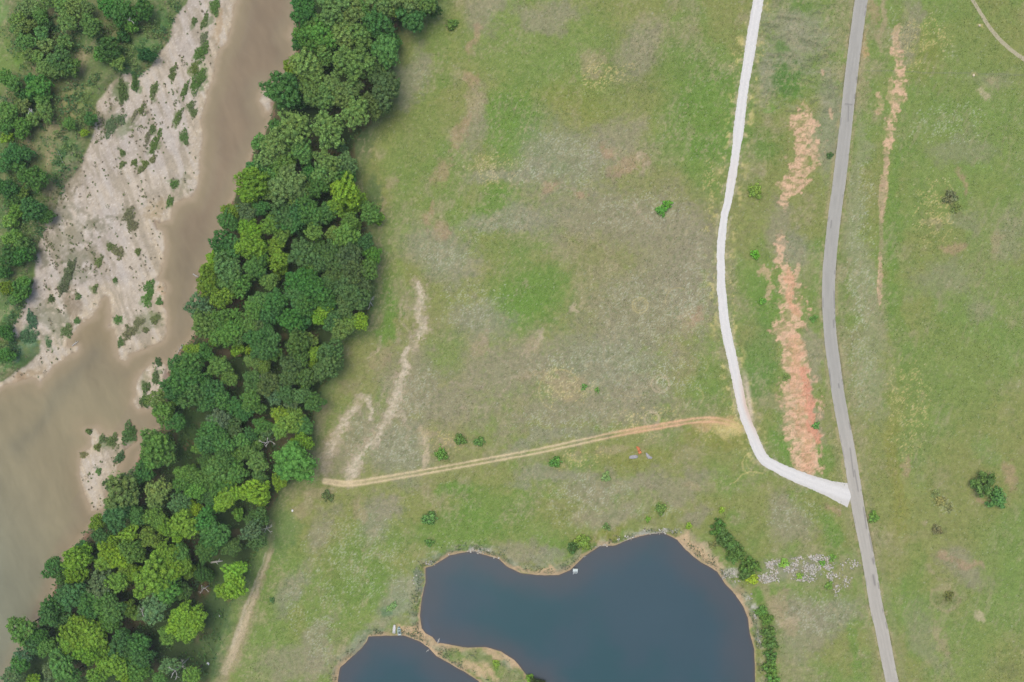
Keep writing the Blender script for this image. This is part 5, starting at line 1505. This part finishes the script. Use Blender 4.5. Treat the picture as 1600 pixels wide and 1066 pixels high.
# ------------------------------------------------------------------ dead trees and driftwood
def snag_mesh(seed, n_br, spread, height):
    r = np.random.default_rng(seed)
    b = MB()
    lean = r.uniform(-.25, .25, 2)
    top = np.array([lean[0] * height, lean[1] * height, height])
    b.tube([(0, 0, -.2), top * .4 + r.normal(0, .15, 3) * [1, 1, 0], top], [.26, .18, .07], 7)
    br = []
    for k in range(n_br):
        a = 2 * PI * k / n_br + r.uniform(-.5, .5)
        t = r.uniform(.45, .95)
        p0 = top * t
        d = np.array([math.cos(a), math.sin(a), r.uniform(.1, .5)])
        L = spread * r.uniform(.6, 1.1)
        p1 = p0 + d * L * .5 + r.normal(0, .2, 3)
        p2 = p0 + d * L + np.array([math.cos(a + 1.2), math.sin(a + 1.2), .2]) * L * r.uniform(-.3, .3)
        bb = MB()
        bb.tube([p0, p1, p2], [.14, .1, .035], 6)
        for q in range(2):
            a2 = a + r.uniform(-1.1, 1.1)
            bb.tube([p1 * .7 + p2 * .3, p1 * .7 + p2 * .3 + np.array([math.cos(a2), math.sin(a2), .3]) * L * .4], [.09, .035], 5)
        br.append(bb)
    return b, br


SNAGS = [  # px, py, base z offset, branches, spread, height, label
    (420, 688, 4, 3.2, 11.5, "bare white forked dead tree above the vivid round tree"),
    (577, 477, 5, 2.6, 8.0, "grey dead tree poking out at the meadow edge of the wood"),
    (392, 583, 6, 2.6, 10.0, "pale dead treetop in the wood beside the olive crown"),
    (452, 622, 6, 2.2, 9.5, "thin grey dead tree near the wood's right side"),
    (412, 826, 6, 3.0, 6.0, "grey dead tree at the wood's edge under the dirt track"),
    (278, 1045, 8, 3.2, 11.5, "many branched silver dead tree at the bottom edge"),
    (320, 920, 4, 2.2, 5.0, "low white dead tree left of the lime clump"),
    (223, 958, 5, 2.0, 10.5, "faint silver dead twigs in the lower wood"),
    (205, 26, 4, 2.0, 7.0, "pale dead limb in the far bank grove"),
    (48, 172, 5, 1.8, 7.0, "grey dead branches in the far bank trees"),
]
for i, (px, py, nb, sp, h, lab) in enumerate(SNAGS):
    k = (CAM_H - h * .9) / CAM_H
    t = empty("dead_tree", (float(wx(px) * k), float(wy(py) * k), 0.0), i * 1.1)
    tag(t, lab, "dead tree", "bleached dead trees in the woods")
    b, br = snag_mesh(700 + i, nb, sp, h)
    link("trunk", b.mesh("trunk"), MAT_SNAG, t)
    for bb in br:
        link("branch", bb.mesh("branch"), MAT_SNAG, t)

LOGS = [(332, 883, .6, 4.6, .38, 8, "thick white fallen log at the right side of the lower wood", 5.0), (281, 541, .2, 2.2, .2, 65, "bleached driftwood log lying on the wooded river bank", 0),
        (303, 430, .3, 2.6, .2, -30, "white driftwood caught on the river bank", 0), (276, 548, .1, 5.0, .12, 62, "long thin pale log half sunk along the bank", 0),
        (113, 537, .2, 3.0, .2, 40, "short driftwood log at the lagoon's mouth", 0), (95, 245, .3, 5.0, .14, 110, "pale straight fallen trunk on the left bank slope", 0),
        (685, 1003, .2, 2.2, .2, 75, "grey log lying on the strip between the ponds", 0), (668, 1018, .15, 1.6, .12, 45, "thin pale stick in the small pond's corner", 0),
        (914, 871, .1, 1.2, .1, 5, "short white stick floating at the pond's top shore", 0)]
for i, (px, py, z, L, rd, an, lab, h) in enumerate(LOGS):
    k = (CAM_H - h) / CAM_H
    r = np.random.default_rng(800 + i)
    a = math.radians(an)
    gz = max(float(ground_z(px, py)), RIVER_Z if px < 400 else POND_Z)
    t = empty("fallen_log", (float(wx(px) * k), float(wy(py) * k), gz + h * .0 + z), a)
    tag(t, lab, "log", "fallen logs and driftwood")
    b = MB()
    b.tube([(-L / 2, 0, 0), (-L * .1, r.normal(0, .12), .05), (L * .25, r.normal(0, .12), 0), (L / 2, 0, .05)], [rd, rd * .9, rd * .7, rd * .45], 7)
    link("log", b.mesh("log"), MAT_SNAG, t)
    for s in (-1, 1):
        b = MB()
        b.tube([(L * .1 * s, 0, 0), (L * (.1 * s + .12), s * L * .14, .15), (L * (.1 * s + .2), s * L * .24, .3)], [rd * .5, rd * .35, rd * .15], 5)
        link("branch", b.mesh("branch"), MAT_SNAG, t)

# ------------------------------------------------------------------ rubble
def stones(name, X, Y, size, cols, r, label, zoff=0.0):
    v0 = np.array([(0, 0, 1), (1, 0, 0), (0, 1, 0), (-1, 0, 0), (0, -1, 0), (.6, .6, .65), (-.6, .6, .65), (-.6, -.6, .65), (.6, -.6, .65), (0, 0, -.6)], float)
    f0 = np.array([(0, 5, 6), (0, 6, 7), (0, 7, 8), (0, 8, 5), (5, 1, 2), (5, 2, 6), (6, 2, 3), (6, 3, 7), (7, 3, 4), (7, 4, 8), (8, 4, 1), (8, 1, 5), (1, 9, 2), (2, 9, 3), (3, 9, 4), (4, 9, 1)])
    n = len(X)
    V = np.repeat(v0[None], n, 0) * (1 + r.normal(0, .18, (n, 10, 3)))
    V *= (size[:, None, None] * np.stack([r.uniform(.7, 1.3, n), r.uniform(.7, 1.3, n), r.uniform(.5, .9, n)], 1)[:, None, :])
    a = r.random(n) * 2 * PI
    ca, sa = np.cos(a)[:, None], np.sin(a)[:, None]
    V = np.stack([V[..., 0] * ca - V[..., 1] * sa, V[..., 0] * sa + V[..., 1] * ca, V[..., 2]], -1)
    V += np.stack([wx(X), wy(Y), ground_z(X, Y) + size * .15 + zoff], 1)[:, None, :]
    F = (f0[None] + (np.arange(n) * 10)[:, None, None]).reshape(-1, 3)
    o = link(name, make_mesh(name, V.reshape(-1, 3), F, np.repeat(cols, 10, 0)), MAT_STONE)
    tag(o, label, None, None, "stuff")


MAT_STONE = attr_mat("white_rubble", rough=.9, s1=1.5, a1=.08, s2=6.0, a2=.12, bump=.2, bump_scale=4.0)
r = np.random.default_rng(99)
SX = r.uniform(1180, 1345, 16000); SY = r.uniform(855, 950, 16000)
dn = np.zeros(len(SX))
for (cx, cy, rx, ry, an, w) in [(1207, 888, 13, 16, 10, 1), (1200, 903, 18, 8, 0, .9), (1235, 887, 16, 7, -10, 1), (1265, 873, 26, 7, -4, .9), (1272, 888, 22, 12, 0, .7), (1296, 880, 8, 14, 0, .9), (1300, 900, 9, 12, -10, .7), (1308, 920, 6, 14, 0, .4), (1330, 882, 12, 8, 0, .4), (1255, 902, 20, 8, 10, .4), (1320, 900, 10, 26, 0, .15)]:
    a = math.radians(an)
    u = ((SX - cx) * math.cos(a) + (SY - cy) * math.sin(a)) / rx
    v = (-(SX - cx) * math.sin(a) + (SY - cy) * math.cos(a)) / ry
    dn = np.maximum(dn, w * smooth(1.25, .5, np.sqrt(u * u + v * v)))
keep = r.random(len(SX)) < dn * smooth(.30, .56, fbm(SX, SY, 7, 3, 450)) * .75
SX, SY = SX[keep], SY[keep]
cs = np.array([alb((222, 216, 200)), alb((200, 194, 178)), alb((168, 164, 148)), alb((206, 190, 166))])[r.choice(4, len(SX), p=[.45, .3, .15, .1])]
stones("rubble_stones", SX, SY, r.uniform(.12, .36, len(SX)) ** 1.0, cs, r, "strip of broken white rubble stones between the pond hedge and the road")
print("stones", len(SX))
SX = r.uniform(640, 1195, 26000); SY = r.uniform(820, 1030, 26000)
dp = poly_sdf(SX, SY, POND)
dn = np.zeros(len(SX))
for (cx, cy, rx, ry, w) in [(1138, 897, 16, 13, 1), (1150, 905, 8, 9, .8), (672, 880, 9, 6, 1), (750, 863, 24, 6, .5), (775, 873, 10, 5, .5), (940, 853, 14, 5, .7), (985, 842, 22, 6, .6), (1030, 830, 40, 6, .6), (1172, 932, 4, 8, .8), (1180, 958, 4, 12, .8), (1187, 1002, 4, 14, .7), (708, 870, 20, 5, .25), (650, 905, 6, 20, .3)]:
    dn = np.maximum(dn, w * smooth(1.25, .4, np.hypot((SX - cx) / rx, (SY - cy) / ry)))
keep = (dp > -1.5) & (r.random(len(SX)) < dn * .5)
SX, SY = SX[keep], SY[keep]
cs = np.array([alb((216, 210, 192)), alb((194, 188, 170)), alb((170, 166, 150))])[r.choice(3, len(SX), p=[.45, .35, .2])]
stones("shore_stones", SX, SY, r.uniform(.15, .42, len(SX)), cs, r, "pale riprap stones along the pond shore")

# ------------------------------------------------------------------ two boats on the clay bank
MAT_WHITE = plain_mat("white_boat_paint", (.55, .55, .53), .5, amp=.08)
MAT_TEAL = plain_mat("pale_green_boat_paint", (.36, .47, .43), .5, amp=.12)
MAT_INNER = plain_mat("dark_boat_interior", (.10, .12, .12), .8)
MAT_ALU = plain_mat("bare_aluminium", (.50, .52, .53), .4, .6)


def hull(L, W, H, bow):
    """open flat bottomed hull with walls of real thickness, stern at -y"""
    ts = np.linspace(0, 1, 9)
    rings = []
    for t in ts:
        w = W / 2 * (1 - bow * smooth(.55, 1.0, t) ** 1.2) * (.92 + .08 * smooth(0, .3, t))
        rise = .18 * H * smooth(.6, 1, t)
        y = -L / 2 + L * t
        o = [(-w, y, H), (-w * .8, y, rise), (w * .8, y, rise), (w, y, H)]
        th = .05
        i = [(w - th, y, H), (w * .8 - th, y, rise + th), (-w * .8 + th, y, rise + th), (-w + th, y, H)]
        rings.append(o + i)
    V = np.array(rings).reshape(-1, 3)
    F = []
    for a in range(8):
        for k in range(8):
            F.append([a * 8 + k, a * 8 + (k + 1) % 8, (a + 1) * 8 + (k + 1) % 8, (a + 1) * 8 + k])
    for base, flip in ((0, False), (64, True)):
        for q in ([0, 1, 6, 7], [1, 2, 5, 6], [2, 3, 4, 5]):
            F.append([base + x for x in (q if flip else q[::-1])])
    b = MB()
    b.add(V, F)
    for t in (-L / 2 + .03, L / 2 - .03):                       # transom boards
        w = W * .8 if t < 0 else W * (1 - bow) * .8
        b.box((0, t, H * .55), (w, .06, H * .8))
    return b


def boat(px, py, rz, L, W, mat, label, bow, seats, inner):
    gz = float(ground_z(px, py))
    t = empty("rowing_boat", (float(wx(px)), float(wy(py)), max(gz, POND_Z) + .12), rz)
    tag(t, label, "boat", "boats pulled up beside the small pond")
    link("hull", hull(L, W, .48, bow).mesh("hull"), mat, t)
    b = MB(); b.box((0, 0, .13), (W * .7, L * .86, .03)); link("floor_panel", b.mesh("floor_panel"), inner, t)
    for y, m in seats:
        b = MB(); b.box((0, y * L, .36), (W * .88, .30, .06)); s = link("seat", b.mesh("seat"), m, t)
    b = MB()
    b.box((-W / 2 + .02, -.1 * L, .5), (.07, L * .72, .05)); b.box((W / 2 - .02, -.1 * L, .5), (.07, L * .72, .05))
    link("gunwale", b.mesh("gunwale"), mat, t)
    return t


boat(616.2, 982.5, math.radians(-4), 3.3, 1.05, MAT_WHITE, "narrow white boat on the clay bank above the small pond", .35, [(-.3, MAT_WHITE), (0, MAT_WHITE), (.28, MAT_WHITE)], MAT_WHITE)
bt = boat(624.0, 985.5, math.radians(6), 3.4, 1.3, MAT_TEAL, "pale green boat with dark interior, right of the white boat", .6, [(-.38, MAT_WHITE), (.02, MAT_TEAL), (.28, MAT_TEAL)], MAT_INNER)

# ------------------------------------------------------------------ floating raft on the large pond
raft = empty("floating_raft", (float(wx(899.2)), float(wy(892.6)), POND_Z), math.radians(-3))
tag(raft, "small pale floating raft with a dark shadow strip behind it on the large pond", "raft")
MAT_DECK = plain_mat("weathered_deck", (.52, .58, .54), .8, amp=.1)
MAT_DARK = plain_mat("dark_float_and_shadow", (.03, .035, .035), .8)
for k in range(7):
    b = MB(); b.box((-.81 + k * .27, .05, .34), (.255, 1.6, .05)); link("plank", b.mesh("plank"), MAT_DECK, raft)
for x in (-.7, .7):
    b = MB(); b.tube([(x, -.85, .05), (x, .9, .05)], .24, 10); link("float", b.mesh("float"), MAT_DARK, raft)
b = MB()
for x in (-.75, .75):
    b.box((x, .9, .6), (.09, .09, .55))
b.box((0, .9, .72), (1.6, .08, .32))  # dark upright strip standing in for the shadow along the raft's upper edge
link("shadow_strip", b.mesh("shadow_strip"), MAT_DARK, raft)
b = MB(); b.box((0, -.62, .40), (1.4, .16, .05)); link("cross_bar", b.mesh("cross_bar"), MAT_DARK, raft)
b = MB(); b.box((.05, -.98, .26), (1.6, .24, .05)); link("step", b.mesh("step"), MAT_DECK, raft)
ld = empty  # (helper reused below)
b = MB()
for x in (-.78, -.5):
    b.tube([(x, -1.05, .3), (x - .15, -1.9, -.1)], .035, 6)
for k in range(3):
    b.tube([(-.79 - .04 * k, -1.2 - .25 * k, .22 - .12 * k), (-.51 - .04 * k, -1.2 - .25 * k, .22 - .12 * k)], .025, 5)
link("ladder", b.mesh("ladder"), MAT_ALU, raft)

# ------------------------------------------------------------------ scrap and slabs in the meadow
MAT_RUST = plain_mat("orange_rust", (.48, .16, .06), .8, amp=.35, nscale=3)
MAT_CONC = plain_mat("grey_concrete", (.27, .26, .25), .9, amp=.2, nscale=2)
sx, sy = float(wx(998.5)), float(wy(705))
t = empty("rusty_scrap", (sx, sy, 0), 0)
tag(t, "orange rusted scrap frame lying between two grey slabs", "scrap metal")
b = MB(); b.box((-.35, .85, .3), (.9, 1.5, .18), .35); b.box((-.7, 1.55, .25), (.9, .5, .2), -.2); link("frame", b.mesh("frame"), MAT_RUST, t)
b = MB(); b.box((.25, -.45, .35), (1.3, 1.1, .4), .4, .8); link("drum", b.mesh("drum"), MAT_RUST, t)
b = MB(); b.tube([(-.8, 1.9, .3), (-.1, .4, .55), (.4, -1.1, .3)], .12, 7); link("beam", b.mesh("beam"), MAT_RUST, t)
b = MB(); b.tube([(.1, 1.5, .4), (.35, .6, .45), (-.2, .1, .45)], .1, 6); link("strut", b.mesh("strut"), MAT_RUST, t)


def slab(px, py, pts, th, rz, lab):
    pts = np.array(pts, float)
    n = len(pts)
    V = np.vstack([np.column_stack([pts, np.zeros(n)]), np.column_stack([pts * .96, np.full(n, th)])])
    F4 = [[i, (i + 1) % n, n + (i + 1) % n, n + i] for i in range(n)]
    c = np.array([[0, 0, th + .02]])
    V = np.vstack([V, c])
    F3 = [[n + i, n + (i + 1) % n, 2 * n] for i in range(n)]
    o = link("concrete_slab", make_mesh("concrete_slab", V, [np.array(F4), np.array(F3)]), MAT_CONC, None, (float(wx(px)), float(wy(py)), 0))
    o.rotation_euler = (0, 0, rz)
    tag(o, lab, "slab", "broken concrete slabs by the scrap")


slab(990.5, 714, [(-1.9, -.6), (-.6, -.75), (1.3, -.55), (1.7, .2), (.9, .75), (-.8, .65), (-1.8, .4)], .3, .05, "long grey slab left of the orange scrap")
slab(1013.5, 713.5, [(-1.2, 1.5), (-.6, 1.4), (.3, .4), (1.5, -.3), (1.2, -.9), (-.2, -.9), (-.9, .1)], .3, 0, "angular pale grey slab right of the orange scrap")

# pale boulders; two small white objects in the undergrowth are shaped as boulders
for i, (px, py, s, lab) in enumerate([(325, 1037, .55, "white lump in the undergrowth near the bottom edge"), (342.5, 962, .4, "small white lump right of the lime tree group"), (1530, 40, .5, "tan boulder by the top right footpath"), (457, 1058 - 260, .45, "pale boulder near the wood's lower right corner"), (1521, 118, .5, "tan boulder on the thin trail of the right field")]):
    r = np.random.default_rng(840 + i)
    v = ICO_V * (1 + r.normal(0, .12, ICO_V.shape)) * s * np.array([1, 1.2, .7])
    o = link("boulder", make_mesh("boulder", v, ICO_F), plain_mat("pale_boulder", (.62, .61, .57) if i in (0, 1, 3) else (.5, .42, .28), .9), None, (float(wx(px)), float(wy(py)), s * .3))
    tag(o, lab, "boulder", "single pale boulders")

# ------------------------------------------------------------------ thin air haze between the drone and the ground
hb = MB()
hb.box((0, 0, 150.0), (9000, 9000, 308.0))
MAT_HAZE = bpy.data.materials.new("thin_haze")
MAT_HAZE.use_nodes = True
hn_ = MAT_HAZE.node_tree
hn_.nodes.remove(hn_.nodes["Principled BSDF"])
pv_ = hn_.nodes.new("ShaderNodeVolumePrincipled")
pv_.inputs["Color"].default_value = (.88, .95, 1.0, 1)
pv_.inputs["Density"].default_value = 0.00007
hn_.links.new(pv_.outputs[0], hn_.nodes["Material Output"].inputs["Volume"])
haze = link("haze", hb.mesh("haze"), MAT_HAZE)
tag(haze, None, None, None, "stuff")
